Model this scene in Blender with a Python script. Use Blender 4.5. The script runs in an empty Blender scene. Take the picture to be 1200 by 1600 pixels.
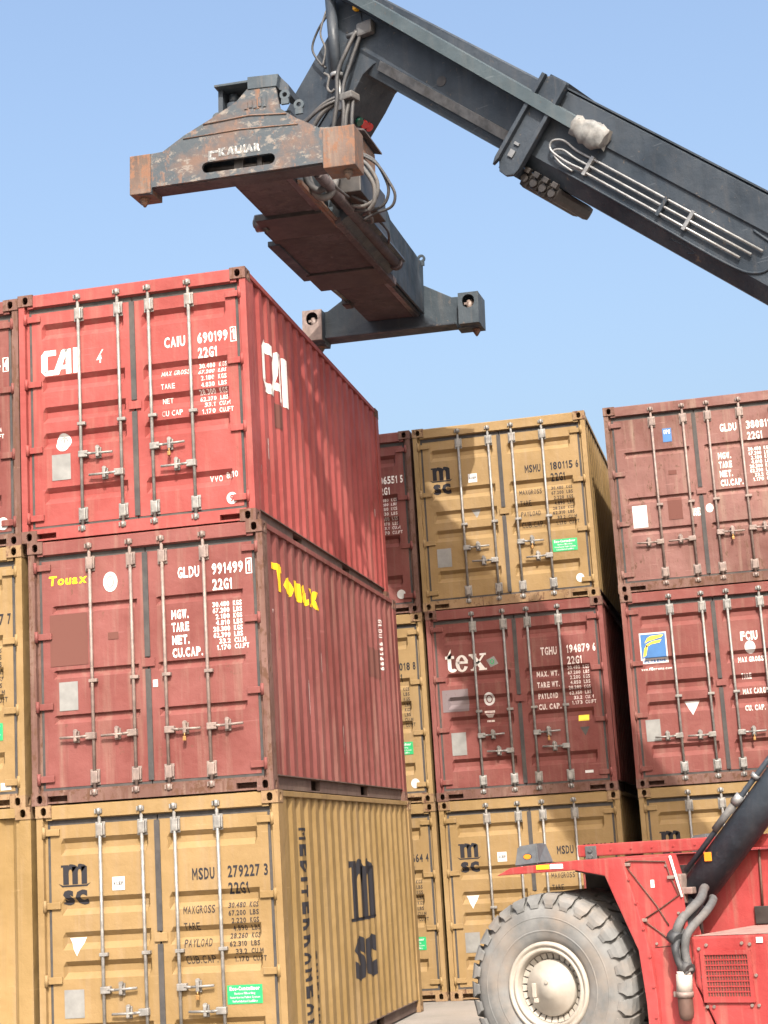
import bpy, bmesh, math, random
from mathutils import Vector, Matrix
random.seed(7)
SC = bpy.context.scene
C = SC.collection
R = math.radians

# ---------------------------------------------------------------- camera
cam_d = bpy.data.cameras.new('camera'); cam = bpy.data.objects.new('camera', cam_d); C.objects.link(cam)
CAM_LOC = Vector((4.474, -15.382, 1.923)); YAW, PITCH, ROLL, FPX = -0.211, 0.201, -0.061, 2634.6
fw = Vector((math.sin(YAW)*math.cos(PITCH), math.cos(YAW)*math.cos(PITCH), math.sin(PITCH)))
r0 = Vector((math.cos(YAW), -math.sin(YAW), 0)); u0 = r0.cross(fw)
r2 = r0*math.cos(ROLL) + u0*math.sin(ROLL); u2 = -r0*math.sin(ROLL) + u0*math.cos(ROLL)
m = Matrix((r2, u2, -fw)).transposed().to_4x4(); m.translation = CAM_LOC
cam.matrix_world = m
cam_d.sensor_fit = 'VERTICAL'; cam_d.sensor_height = 24; cam_d.lens = FPX/1600*24
cam_d.clip_end = 6000
SC.camera = cam

# ---------------------------------------------------------------- sky, sun, exposure
SUN_DIR = Vector((1.0, -2.9, 2.86)).normalized()
sun_el = math.asin(SUN_DIR.z); sun_az = math.atan2(SUN_DIR.x, SUN_DIR.y)
world = bpy.data.worlds.new('World'); SC.world = world; world.use_nodes = True
wn = world.node_tree; bg = wn.nodes['Background']
sky = wn.nodes.new('ShaderNodeTexSky'); sky.sky_type = 'NISHITA'; sky.sun_disc = False
sky.sun_elevation = sun_el; sky.sun_rotation = sun_az
sky.air_density = 1.3; sky.dust_density = 9.0; sky.ozone_density = 3.0
wn.links.new(sky.outputs[0], bg.inputs[0]); bg.inputs[1].default_value = 0.145
sd = bpy.data.lights.new('sun', 'SUN'); sd.energy = 3.4; sd.angle = R(0.6); sd.color = (1, .94, .85)
sun = bpy.data.objects.new('sun', sd); C.objects.link(sun)
sun.rotation_euler = SUN_DIR.to_track_quat('Z', 'Y').to_euler(); sun.location = (10, -30, 30)
SC.view_settings.view_transform = 'Standard'; SC.view_settings.look = 'None'
SC.view_settings.exposure = 1.2; SC.view_settings.gamma = 1; SC.view_settings.use_curve_mapping = False

# ---------------------------------------------------------------- materials
def nt_new(name):
    m = bpy.data.materials.new(name); m.use_nodes = True
    return m, m.node_tree, m.node_tree.nodes['Principled BSDF']
def mix(nt, fac, a, b):
    n = nt.nodes.new('ShaderNodeMix'); n.data_type = 'RGBA'
    for sock, v in ((n.inputs[0], fac), (n.inputs[6], a), (n.inputs[7], b)):
        if isinstance(v, (int, float)): sock.default_value = v
        elif isinstance(v, tuple): sock.default_value = (*v, 1)
        else: nt.links.new(v, sock)
    return n.outputs[2]
def noise(nt, scale, detail=4, vec=(1, 1, 1), rough=.6):
    g = nt.nodes.new('ShaderNodeNewGeometry'); mp = nt.nodes.new('ShaderNodeMapping'); mp.inputs[3].default_value = vec
    n = nt.nodes.new('ShaderNodeTexNoise'); n.inputs['Scale'].default_value = scale; n.inputs['Detail'].default_value = detail
    n.inputs['Roughness'].default_value = rough
    nt.links.new(g.outputs['Position'], mp.inputs[0]); nt.links.new(mp.outputs[0], n.inputs['Vector'])
    return n.outputs[0]
def ramp(nt, v, lo, hi, a=0., b=1.):
    n = nt.nodes.new('ShaderNodeMapRange'); n.inputs[1].default_value = lo; n.inputs[2].default_value = hi
    n.inputs[3].default_value = a; n.inputs[4].default_value = b; nt.links.new(v, n.inputs[0])
    return n.outputs[0]
def bump(nt, b, v, strength, dist):
    n = nt.nodes.new('ShaderNodeBump'); n.inputs['Strength'].default_value = strength; n.inputs['Distance'].default_value = dist
    nt.links.new(v, n.inputs['Height']); nt.links.new(n.outputs[0], b.inputs['Normal'])
RUST = (.085, .04, .024); DUST = (.235, .18, .135)
def paint(name, base, fade=.25, rust=.3, dust=.2, rough=.55, spots=.62, rustc=RUST, dent=1.):
    """weathered paint: faded areas, chalky and dirty runs, scrapes, rust spots with runs under them, shallow dents"""
    m, nt, b = nt_new(name)
    base = tuple(c*.68 for c in base)
    light = tuple(min(1, c*1.22+.03) for c in base); dark = tuple(c*.76 for c in base)
    c = mix(nt, min(1, fade*2), base, mix(nt, ramp(nt, noise(nt, .9, 5), .33, .66), dark, light))
    c = mix(nt, ramp(nt, noise(nt, 3.2, 6, (3.5, 3.5, .22)), .52, .76, 0, dust*1.3), c, DUST)
    c = mix(nt, ramp(nt, noise(nt, 2.3, 5, (5, 5, .3)), .56, .78, 0, min(.9, rust*1.1)), c, tuple(x*.5 for x in base))
    c = mix(nt, ramp(nt, noise(nt, 1.7, 5, (1, 1, 1)), .58, .72, 0, dust*1.1), c, tuple(.6*x+.4*d for x, d in zip(base, DUST)))
    sc = ramp(nt, noise(nt, 6, 3, (.35, .35, 5)), .68, .71, 0, min(.7, rust*1.3))
    c = mix(nt, sc, c, tuple(min(1, x*1.35+.06) for x in base))
    rs = ramp(nt, noise(nt, 11, 8, (1, 1, .7), .72), spots, spots+.07, 0, min(1, rust*2.2))
    c = mix(nt, rs, c, rustc)
    rr = ramp(nt, noise(nt, 9, 6, (2.2, 2.2, .28), .7), spots+.03, spots+.14, 0, min(1, rust*1.8))
    c = mix(nt, rr, c, rustc)
    nt.links.new(c, b.inputs['Base Color']); b.inputs['Specular IOR Level'].default_value = .3
    nt.links.new(ramp(nt, noise(nt, 5, 4), .3, .7, rough, rough+.25), b.inputs['Roughness'])
    ad = nt.nodes.new('ShaderNodeMath'); ad.operation = 'MULTIPLY_ADD'; ad.inputs[1].default_value = 2.6*dent
    nt.links.new(noise(nt, 2.1, 2), ad.inputs[0]); nt.links.new(noise(nt, 8, 5), ad.inputs[2])
    bump(nt, b, ad.outputs[0], .45, .018)
    return m
def plain(name, col, rough=.6, metal=0., var=.25, scale=14, dust=0.):
    if max(col) > .1 and max(col) < .74 and name != 'white_sticker' and name not in ('amber_lens', 'red_lens', 'green_sticker', 'blue_logo_panel'): col = tuple(x*.58 for x in col)
    elif max(col) <= .1: col = tuple(x*.85 for x in col)
    m, nt, b = nt_new(name)
    c = mix(nt, ramp(nt, noise(nt, scale, 5), .35, .7), tuple(x*(1-var) for x in col), tuple(min(1, x*(1+var*.6)) for x in col))
    if dust: c = mix(nt, ramp(nt, noise(nt, 3.3, 5), .42, .7, 0, dust), c, DUST)
    nt.links.new(c, b.inputs['Base Color']); b.inputs['Roughness'].default_value = rough; b.inputs['Metallic'].default_value = metal
    return m
def worn_print(name, col, wear=.35, under=(.3, .1, .09)):
    m, nt, b = nt_new(name)
    c = mix(nt, ramp(nt, noise(nt, 26, 6, (1, 1, .6), .7), .62-.2*wear, .74-.2*wear, 0, .8), col, under)
    nt.links.new(c, b.inputs['Base Color']); b.inputs['Roughness'].default_value = .75; b.inputs['Specular IOR Level'].default_value = .15
    return m
M = dict(
    red=paint('bright_red_paint', (.315, .052, .044), .3, .20, .2, spots=.66),
    maroon=paint('maroon_paint', (.205, .050, .041), .35, .28, .28),
    brick=paint('faded_brick_red_paint', (.19, .074, .059), .45, .5, .4, spots=.58),
    florid=paint('brown_red_paint', (.195, .046, .036), .3, .22, .22),
    wine=paint('wine_red_paint', (.19, .044, .035), .3, .24, .22),
    yellow=paint('ochre_yellow_paint', (.30, .19, .074), .25, .18, .22, spots=.68),
    yellow2=paint('shade_tinted_ochre', (.30, .19, .068), .25, .2, .2, spots=.67),  # near copy of the ochre, slight olive tint paints in side wall shading
    castred=paint('rusty_casting', (.15, .068, .05), .4, .6, .35, .7, .52),
    castyel=paint('rusty_ochre_casting', (.28, .17, .08), .4, .6, .3, .7, .54),
    under=plain('underframe_brown', (.10, .06, .048), .8, dust=.25),
    gasket=plain('rubber_gasket', (.045, .042, .042), .8, dust=.12),
    zinc=plain('galvanised_steel', (.40, .385, .365), .5, .35, .35, 14, .3),
    zincp=plain('weathered_painted_steel', (.36, .27, .24), .55, .15, .35, 14, .3),
    white=worn_print('white_lettering', (.70, .67, .63), .3, (.26, .12, .10)),
    whitew=worn_print('worn_white_lettering', (.58, .52, .49), .5, (.22, .08, .07)),
    black=worn_print('dark_lettering', (.022, .021, .025), -.15, (.14, .09, .04)),
    blackw=worn_print('faded_dark_lettering', (.035, .028, .026), .15, (.15, .095, .04)),
    yel=worn_print('yellow_lettering', (.85, .50, .02), .15, (.5, .2, .05)),
    sticker=plain('white_sticker', (.50, .49, .48), .5, var=.08),
    csc=plain('grey_data_plate', (.34, .335, .32), .55, .1, .2, 7),
    green=plain('green_sticker', (.01, .30, .10), .5, var=.1),
    blue=plain('blue_logo_panel', (.03, .12, .30), .5, var=.1),
    yflag=plain('yellow_logo_paint', (.80, .55, .04), .5, var=.1),
    patch=worn_print('grey_paint_patch', (.15, .12, .125), .1, (.12, .07, .065)),
    patchr=worn_print('brown_paint_patch', (.115, .047, .038), .1, (.10, .034, .028)),
    brass=plain('brass_padlock', (.6, .33, .12), .4, .6),
)
# ---------------------------------------------------------------- mesh builder
class MB:
    def __init__(s): s.bm = bmesh.new()
    def v(s, p): return s.bm.verts.new(p)
    def box(s, x0, x1, y0, y1, z0, z1, bev=0):
        vs = [s.v(p) for p in ((x0,y0,z0),(x1,y0,z0),(x1,y1,z0),(x0,y1,z0),(x0,y0,z1),(x1,y0,z1),(x1,y1,z1),(x0,y1,z1))]
        fs = [s.bm.faces.new([vs[i] for i in f]) for f in ((0,3,2,1),(4,5,6,7),(0,1,5,4),(1,2,6,5),(2,3,7,6),(3,0,4,7))]
        if bev:
            es = list({e for f in fs for e in f.edges})
            bmesh.ops.bevel(s.bm, geom=es, offset=bev, segments=2, affect='EDGES', profile=.6)
        return s
    def prism(s, pts, axis, a, b, bev=0):
        """polygon pts in the plane across axis, extruded from a to b"""
        def P(p, t): return {'x': (t, p[0], p[1]), 'y': (p[0], t, p[1]), 'z': (p[0], p[1], t)}[axis]
        A = [s.v(P(p, a)) for p in pts]; B = [s.v(P(p, b)) for p in pts]; n = len(pts)
        fs = [s.bm.faces.new(A), s.bm.faces.new(B[::-1])]
        for i in range(n): fs.append(s.bm.faces.new((A[i], B[i], B[(i+1) % n], A[(i+1) % n])))
        bmesh.ops.recalc_face_normals(s.bm, faces=fs)
        if bev:
            es = list(set(fs[0].edges) | set(fs[1].edges))
            bmesh.ops.bevel(s.bm, geom=es, offset=bev, segments=2, affect='EDGES', profile=.6)
        return s
    def plate(s, outer, holes, axis, a, b):
        """plate with real holes"""
        def P(p, t): return {'x': (t, p[0], p[1]), 'y': (p[0], t, p[1]), 'z': (p[0], p[1], t)}[axis]
        b2 = bmesh.new(); es = []
        for loop in [outer] + holes:
            vs = [b2.verts.new(P(p, a)) for p in loop]
            es += [b2.edges.new((vs[i], vs[(i+1) % len(vs)])) for i in range(len(vs))]
        r = bmesh.ops.triangle_fill(b2, use_beauty=True, edges=es)
        fs = [f for f in r['geom'] if isinstance(f, bmesh.types.BMFace)]
        e = bmesh.ops.extrude_face_region(b2, geom=fs)
        d = {'x': Vector((b-a, 0, 0)), 'y': Vector((0, b-a, 0)), 'z': Vector((0, 0, b-a))}[axis]
        for v in e['geom']:
            if isinstance(v, bmesh.types.BMVert): v.co += d
        bmesh.ops.recalc_face_normals(b2, faces=b2.faces[:])
        me = bpy.data.meshes.new('t'); b2.to_mesh(me); b2.free(); s.bm.from_mesh(me); bpy.data.meshes.remove(me)
        return s
    def cyl(s, p0, p1, r, r1=None, n=12, caps=True):
        p0 = Vector(p0); p1 = Vector(p1); d = (p1-p0).normalized(); r1 = r if r1 is None else r1
        a = d.orthogonal().normalized(); b = d.cross(a)
        A = [s.v(p0+(a*math.cos(2*math.pi*i/n)+b*math.sin(2*math.pi*i/n))*r) for i in range(n)]
        B = [s.v(p1+(a*math.cos(2*math.pi*i/n)+b*math.sin(2*math.pi*i/n))*r1) for i in range(n)]
        for i in range(n):
            f = s.bm.faces.new((A[i], A[(i+1) % n], B[(i+1) % n], B[i])); f.smooth = True
        if caps: s.bm.faces.new(A[::-1]); s.bm.faces.new(B)
        return s
    def tube(s, pts, r, n=8):
        pts = [Vector(p) for p in pts]; rings = []; prev = None
        for i, p in enumerate(pts):
            d = (pts[min(i+1, len(pts)-1)]-pts[max(i-1, 0)]).normalized()
            a = d.orthogonal().normalized() if prev is None else (prev-d*prev.dot(d)).normalized()
            prev = a; b = d.cross(a)
            rings.append([s.v(p+(a*math.cos(2*math.pi*k/n)+b*math.sin(2*math.pi*k/n))*r) for k in range(n)])
        for A, B in zip(rings, rings[1:]):
            for k in range(n):
                f = s.bm.faces.new((A[k], A[(k+1) % n], B[(k+1) % n], B[k])); f.smooth = True
        s.bm.faces.new(rings[0][::-1]); s.bm.faces.new(rings[-1])
        return s
    def lathe(s, prof, c, n=64, smooth=True):
        """(r, y) profile turned about the y axis through c"""
        rings = [[s.v((c[0]+r*math.cos(2*math.pi*k/n), c[1]+y, c[2]+r*math.sin(2*math.pi*k/n))) for k in range(n)] for r, y in prof]
        fs = []
        for A, B in zip(rings, rings[1:]):
            for k in range(n):
                f = s.bm.faces.new((A[k], B[k], B[(k+1) % n], A[(k+1) % n])); f.smooth = smooth; fs.append(f)
        return s
    def mesh(s, name, fix=True):
        if fix: bmesh.ops.recalc_face_normals(s.bm, faces=s.bm.faces[:])
        me = bpy.data.meshes.new(name); s.bm.to_mesh(me); s.bm.free()
        return me
def spline(pts, k=6):
    P = [Vector(p) for p in pts]; P = [P[0]*2-P[1]] + P + [P[-1]*2-P[-2]]; out = []
    for i in range(1, len(P)-2):
        for j in range(k):
            t = j/k; a, b, c, d = P[i-1:i+3]
            out.append(.5*((2*b)+(c-a)*t+(2*a-5*b+4*c-d)*t*t+(3*b-a-3*c+d)*t**3))
    return out + [P[-2]]
def link(name, me, mat, parent=None, loc=(0, 0, 0)):
    o = bpy.data.objects.new(name, me); C.objects.link(o); o.parent = parent; o.location = loc
    if mat:
        if not me.materials: me.materials.append(None)
        o.material_slots[0].link = 'OBJECT'; o.material_slots[0].material = mat
    return o
def part(name, mb, mat, parent, loc=(0, 0, 0)): return link(name, mb.mesh(name), mat, parent, loc)
def thing(name, label, cat, loc, rotz=0, group=None):
    o = bpy.data.objects.new(name, None); C.objects.link(o); o.location = loc; o.rotation_euler = (0, 0, rotz)
    o.empty_display_size = .3; o['label'] = label; o['category'] = cat
    if group: o['group'] = group
    return o
def rect(x0, x1, z0, z1): return [(x0, z0), (x1, z0), (x1, z1), (x0, z1)]
def oval(cx, cz, w, h, n=16):
    """slot with round ends"""
    out = []
    if w >= h: r, a = h/2, (w-h)/2; cs = ((cx+a, cz, -90), (cx-a, cz, 90))
    else: r, a = w/2, (h-w)/2; cs = ((cx, cz+a, 0), (cx, cz-a, 180))
    for x, z, s0 in cs:
        for i in range(n//2+1):
            t = R(s0+180*i/(n//2)); out.append((x+r*math.cos(t), z+r*math.sin(t)))
    return out

# ---------------------------------------------------------------- glyphs (built in font)
CH = sorted(set('ABCDEFGHIJKLMNOPQRSTUVWXYZ0123456789.,-:/abcdefghijklmnopqrstuvwxyz()'))
GL = {}
def load_glyphs():
    obs = []
    for bold, off in ((0, 0.012), (1, .045), (2, .085), (3, .028)):
        for ch in CH:
            cu = bpy.data.curves.new('g', 'FONT'); cu.body = ch; cu.offset = off; cu.resolution_u = 2
            o = bpy.data.objects.new('g', cu); C.objects.link(o); obs.append((bold, ch, o))
    bpy.context.view_layer.update(); dg = bpy.context.evaluated_depsgraph_get()
    for bold, ch, o in obs:
        me = bpy.data.meshes.new_from_object(o.evaluated_get(dg))
        vs = [(v.co.x, v.co.y) for v in me.vertices]; fs = [tuple(p.vertices) for p in me.polygons]
        xs = [v[0] for v in vs] or [0]
        GL[bold, ch] = (vs, fs, min(xs), max(xs))
        bpy.data.meshes.remove(me); cu = o.data; bpy.data.objects.remove(o); bpy.data.curves.remove(cu)
    for b in (0, 1, 2, 3):
        ys = [v[1] for v in GL[b, 'H'][0]]; GL[b, 'cap'] = (min(ys), max(ys))
load_glyphs()
def own_glyphs():
    """stencil shapes for the letters that go to mud when condensed"""
    for b, t in ((0, .15), (1, .22), (2, .27), (3, .19)):
        y0, y1 = GL[b, 'cap']; h = y1-y0; w = .62*h
        sets = {'M': [(0, 0), (0, 1), (t, 1), (.5, .52), (1-t, 1), (1, 1), (1, 0), (1-t, 0), (1-t, .66), (.5, .2), (t, .66), (t, 0)],
                '1': [(.5, 0), (.5, .74), (0, .62), (0, .80), (.55, 1), (1, 1), (1, 0)]}
        for ch, P in sets.items(): GL[b, ch] = ([(x*w, y0+y*h) for x, y in P], [tuple(range(len(P)))], 0, w)
own_glyphs()
NARROW = {'1': .62, 'I': .34, '.': .3, ',': .3, ':': .3, '-': .7, '/': .7, ' ': .62, 'M': 1.12, 'W': 1.12}
def text2d(s, x0, x1, ztop, h, bold=0, shear=0, gap=.2, cell=True):
    """verts, faces of a line of text fitted into x0..x1, capitals h high under ztop; cell: condensed stencil letters of even width"""
    vs, fs, pen = [], [], 0.; y0, y1 = GL[bold, 'cap']
    for ch in s:
        if ch == ' ': pen += .6 if cell else .38; continue
        gv, gf, a, b = GL[bold, ch]; k = len(vs); w = NARROW.get(ch, 1) if cell else b-a
        if cell and ch == '1': vs += [((x-a)/(b-a)*.45+pen+.06, y) for x, y in gv]
        else: vs += [((x-a)/(b-a)*w+pen, y) for x, y in gv]
        fs += [tuple(i+k for i in f) for f in gf]; pen += w+gap
    pen -= gap; sx = (x1-x0)/pen; sy = h/(y1-y0)
    return [(x0+x*sx+shear*(y-y0)*sy, ztop-h+(y-y0)*sy) for x, y in vs], fs
def join2d(items):
    V, F = [], []
    for v, f in items:
        k = len(V); V += v; F += [tuple(i+k for i in q) for q in f]
    return V, F
def poly(*pts): return list(pts), [tuple(range(len(pts)))]
def disc(cx, cz, rx, rz=None, n=20):
    rz = rz or rx
    return [(cx+rx*math.cos(2*math.pi*i/n), cz+rz*math.sin(2*math.pi*i/n)) for i in range(n)], [tuple(range(n))]
def ring(cx, cz, rx, rz, t, n=20):
    a = [(cx+rx*math.cos(2*math.pi*i/n), cz+rz*math.sin(2*math.pi*i/n)) for i in range(n)]
    b = [(cx+(rx-t)*math.cos(2*math.pi*i/n), cz+(rz-t)*math.sin(2*math.pi*i/n)) for i in range(n)]
    return a+b, [(i, (i+1) % n, n+(i+1) % n, n+i) for i in range(n)]
def drape(name, item, to3d, cuts_a, cuts_b, mat, parent):
    """cut flat print at the folds of the sheet it is painted on and lay it on the sheet"""
    V, F = item; bm = bmesh.new(); vs = [bm.verts.new((a, b, 0)) for a, b in V]
    for f in F:
        try: bm.faces.new([vs[i] for i in f])
        except ValueError: pass
    bmesh.ops.triangulate(bm, faces=bm.faces[:])
    if V:
        amin, amax = min(v[0] for v in V), max(v[0] for v in V); bmin, bmax = min(v[1] for v in V), max(v[1] for v in V)
        for cs, no, lo, hi in ((cuts_a, (1, 0, 0), amin, amax), (cuts_b, (0, 1, 0), bmin, bmax)):
            for c in cs:
                if lo < c < hi:
                    bmesh.ops.bisect_plane(bm, geom=bm.verts[:]+bm.edges[:]+bm.faces[:], plane_co=tuple(c*k for k in no), plane_no=no)
    for v in bm.verts: v.co = to3d(v.co.x, v.co.y)
    me = bpy.data.meshes.new(name); bm.to_mesh(me); bm.free()
    return link(name, me, mat, parent)

# ================================================================ SETTING
def smooth(t): t = max(0, min(1, t)); return t*t*(3-2*t)
def ground_z(x, y):
    return -.11*smooth((x-.15)/1.3)*smooth((6.6-y)/2.5)
def build_ground():
    gs = [-2500, -800, -250, -80, -40, -24] + [-16+.8*i for i in range(56)] + [40, 60, 100, 300, 900, 2500]
    bm = bmesh.new(); g = [[bm.verts.new((x, y, ground_z(x, y))) for x in gs] for y in gs]
    for j in range(len(gs)-1):
        for i in range(len(gs)-1):
            f = bm.faces.new((g[j][i], g[j][i+1], g[j+1][i+1], g[j+1][i])); f.smooth = True
    me = bpy.data.meshes.new('ground'); bm.to_mesh(me); bm.free()
    m, nt, b = nt_new('dusty_yard_concrete')
    c = mix(nt, ramp(nt, noise(nt, .8, 6), .35, .65), (.17, .155, .14), (.24, .22, .20))
    c = mix(nt, ramp(nt, noise(nt, 14, 6), .5, .75, 0, .5), c, (.17, .15, .135))
    c = mix(nt, ramp(nt, noise(nt, .25, 3), .5, .7, 0, .5), c, (.27, .22, .175))
    nt.links.new(c, b.inputs['Base Color']); b.inputs['Roughness'].default_value = .9
    bump(nt, b, noise(nt, 30, 6), .5, .02)
    o = link('ground', me, m); o['kind'] = 'structure'; o['label'] = 'pale dusty concrete container yard'
build_ground()

# ================================================================ CONTAINERS
W, H, L = 2.438, 2.591, 6.058
DY = .055                                    # door skin behind the front of the castings
DOOR_Z0, DOOR_Z1 = .165, 2.395
DOORS = dict(left=(.128, 1.208), right=(1.230, 2.310))
def groove_pts(kind):
    if kind == 'ribbed':
        out = []
        for z in (2.27, 1.71, 1.39, 1.12, .55): out += [(z, 0), (z-.048, 1), (z-.105, 1), (z-.165, 0)]
    else:
        out = []
        for z in (1.94, 1.30, .86): out += [(z, 0), (z-.012, 1), (z-.04, 1), (z-.085, 0)]
    return out
def zprof(kind, z):
    P = groove_pts(kind)
    if z >= P[0][0] or z <= P[-1][0]: return 0
    for (a, da), (b, db) in zip(P, P[1:]):
        if b <= z <= a: return da+(db-da)*(a-z)/(a-b) if a > b else db
    return 0
def xcuts(side):
    a, b = DOORS[side]
    return (a+.105, a+.135, b-.115, b-.085) if side == 'left' else (a+.085, a+.115, b-.135, b-.105)
def xprof(side, x):
    a, b, c, d = xcuts(side)
    if x <= a or x >= d: return 0
    if x < b: return (x-a)/(b-a)
    if x > c: return (d-x)/(d-c)
    return 1
GD = {'ribbed': .045, 'plain': .034}
def door_y(kind, side, x, z): return DY + GD[kind]*zprof(kind, z)*xprof(side, x)
OFF = Vector((-W/2, -L/2, 0))
MESH = {}
def cached(key, fn):
    if key not in MESH: MESH[key] = fn()
    return MESH[key]
def shift(mb): 
    bmesh.ops.translate(mb.bm, verts=mb.bm.verts[:], vec=OFF); return mb
def door_mesh(kind, side):
    a, b = DOORS[side]; xs = [a, *xcuts(side), b]; zs = [DOOR_Z0] + [p[0] for p in groove_pts(kind)][::-1] + [DOOR_Z1]
    mb = MB(); g = [[mb.v((x, door_y(kind, side, x, z), z)) for x in xs] for z in zs]
    for j in range(len(zs)-1):
        for i in range(len(xs)-1): mb.bm.faces.new((g[j][i], g[j][i+1], g[j+1][i+1], g[j+1][i]))
    per = g[0] + [r[-1] for r in g[1:]] + g[-1][::-1][1:] + [r[0] for r in g[::-1]][1:-1]
    bk = [mb.v((v.co.x, DY+.06, v.co.z)) for v in per]
    for i in range(len(per)): mb.bm.faces.new((per[i], bk[i], bk[(i+1) % len(per)], per[(i+1) % len(per)]))
    mb.bm.faces.new(bk)
    return shift(mb).mesh('door')
def gasket_mesh(side):
    a, b = DOORS[side]; mb = MB(); y0, y1 = DY+.004, DY+.05
    out = a-.026 if side == 'left' else b+.026; inn = b+.006 if side == 'left' else a-.006
    lo, hi = min(out, inn), max(out, inn)
    mb.box(lo, a, y0, y1, DOOR_Z0-.026, DOOR_Z1+.058); mb.box(b, hi, y0, y1, DOOR_Z0-.026, DOOR_Z1+.058)
    mb.box(a, b, y0, y1, DOOR_Z1, DOOR_Z1+.058); mb.box(a, b, y0, y1, DOOR_Z0-.026, DOOR_Z0)
    if side == 'left': mb.box(b-.02, b+.034, DY-.012, DY-.001, DOOR_Z0+.01, 1.24); mb.box(b-.02, b+.034, DY-.012, DY-.001, 1.36, DOOR_Z1-.005)
    return shift(mb).mesh('gasket')
CAST = (.162, .178, .118)
def casting_mesh(sx, sy):
    cx, cy, cz = CAST; mb = MB(); t = .022
    mb.plate(rect(0, cx, 0, cz), [oval(.082, .058, .058, .082)], 'y', 0, t)
    mb.plate([(y, z) for y, z in rect(t, cy, 0, cz)], [oval(.092, .058, .056, .08)], 'x', 0, t)
    mb.box(t, cx, t, cy, 0, t); mb.box(t, cx, t, cy, cz-t, cz)
    mb.box(cx-t, cx, t, cy, t, cz-t); mb.box(t, cx-t, cy-t, cy, t, cz-t)
    for v in mb.bm.verts:
        v.co.x = v.co.x if sx < 0 else -v.co.x
        v.co.y = v.co.y if sy < 0 else -v.co.y
    return mb.mesh('corner_casting')
def wall_profile(a0, a1, pitch, fl=.092, depth=.027):
    """fold positions and depth across a corrugated sheet"""
    n = int((a1-a0)/pitch); p = (a1-a0)/n; sl = (p-2*fl*p/.278)/2; f = fl*p/.278; out = [(a0, 0)]
    for i in range(n):
        s = a0+i*p; out += [(s+f/2, 0), (s+f/2+sl, 1), (s+f/2+sl+f, 1), (s+f/2+2*sl+f, 0)]
    out.append((a1, 0)); return out, depth
SIDE_P, SIDE_D = wall_profile(.30, L-.24, .278)
END_P, END_D = wall_profile(.12, W-.12, .25, .085, .045)
def pdepth(P, D, a):
    if a <= P[0][0] or a >= P[-1][0]: return 0
    for (p, d), (q, e) in zip(P, P[1:]):
        if p <= a <= q: return D*(d+(e-d)*((a-p)/(q-p) if q > p else 0))
    return 0
SW_X = W-.022
def side_mesh(sx):
    mb = MB(); z0, z1 = .15, 2.535; prev = None
    for y, d in [(.17, 0)] + SIDE_P + [(L-.17, 0)]:
        x = SW_X-d*SIDE_D; x = x if sx > 0 else W-x
        cur = (mb.v((x, y, z0)), mb.v((x, y, z1)))
        if prev: mb.bm.faces.new((prev[0], cur[0], cur[1], prev[1]))
        prev = cur
    return shift(mb).mesh('side_wall')
def end_mesh():
    mb = MB(); prev = None
    for x, d in [(.1, 0)] + END_P + [(W-.1, 0)]:
        y = L-.03-d*END_D; cur = (mb.v((x, y, .12)), mb.v((x, y, 2.49)))
        if prev: mb.bm.faces.new((prev[0], cur[0], cur[1], prev[1]))
        prev = cur
    return shift(mb).mesh('end_wall')
def post_mesh(sx, front):
    mb = MB(); z0, z1 = CAST[2], H-CAST[2]
    pts = [(.004, .012), (.068, .012), (.072, DY+.004), (.10, DY+.004), (.10, .15), (.06, .17), (.004, .17)] if front else [(.004, .01), (.12, .01), (.12, .05), (.05, .17), (.004, .17)]
    q = [((x if sx < 0 else W-x), (y if front else L-y)) for x, y in pts]
    mb.prism(q, 'z', z0, z1); return shift(mb).mesh('corner_post')
def header_mesh():
    mb = MB(); x0, x1 = CAST[0], W-CAST[0]
    mb.prism([(.012, 2.455), (.012, 2.575), (.03, 2.588), (.16, 2.588), (.16, 2.44), (DY+.02, 2.44)], 'x', x0, x1)
    mb.box(.10, x0, .02, .15, 2.445, H-CAST[2]); mb.box(x1, W-.10, .02, .15, 2.445, H-CAST[2])
    return shift(mb).mesh('door_header')
def sill_mesh():
    mb = MB(); x0, x1 = CAST[0], W-CAST[0]
    mb.box(x0, x1, .03, .16, .118, .138)
    mb.box(x0+.205, x1-.205, .008, .16, .012, .118)
    for a, b in ((x0, x0+.205), (x1-.205, x1)):
        mb.box(a, b, .012, .16, .085, .118); mb.box(a, b, .012, .16, .012, .03); mb.box(a, b, .12, .16, .03, .085)
    mb.box(.10, x0, .03, .15, .118, .138); mb.box(x1, W-.10, .03, .15, .118, .138)
    return shift(mb).mesh('door_sill')
def toprail_mesh(sx):
    mb = MB(); a, b = W-.062, W-.008
    if sx < 0: a, b = W-b, W-a
    mb.box(a, b, CAST[1], L-CAST[1], 2.532, 2.586, .006); return shift(mb).mesh('top_rail')
def botrail_mesh(sx):
    mb = MB()
    def bx(x0, x1, *k):
        if sx < 0: x0, x1 = W-x1, W-x0
        mb.box(x0, x1, *k)
    pk = ((1.53, 1.89), (3.70, 4.06)); ys = [CAST[1], pk[0][0], pk[0][1], pk[1][0], pk[1][1], L-CAST[1]]
    for i in (0, 2, 4): bx(W-.10, W-.05, ys[i], ys[i+1], .016, .152)
    for i in (1, 3): bx(W-.10, W-.05, ys[i], ys[i+1], .016, .03); bx(W-.10, W-.05, ys[i], ys[i+1], .135, .152)
    bx(W-.05, W-.02, CAST[1], L-CAST[1], .142, .152)
    return shift(mb).mesh('bottom_rail')
def roof_mesh(): return shift(MB().box(.06, W-.06, .16, L-.16, 2.548, 2.572)).mesh('roof')
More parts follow.
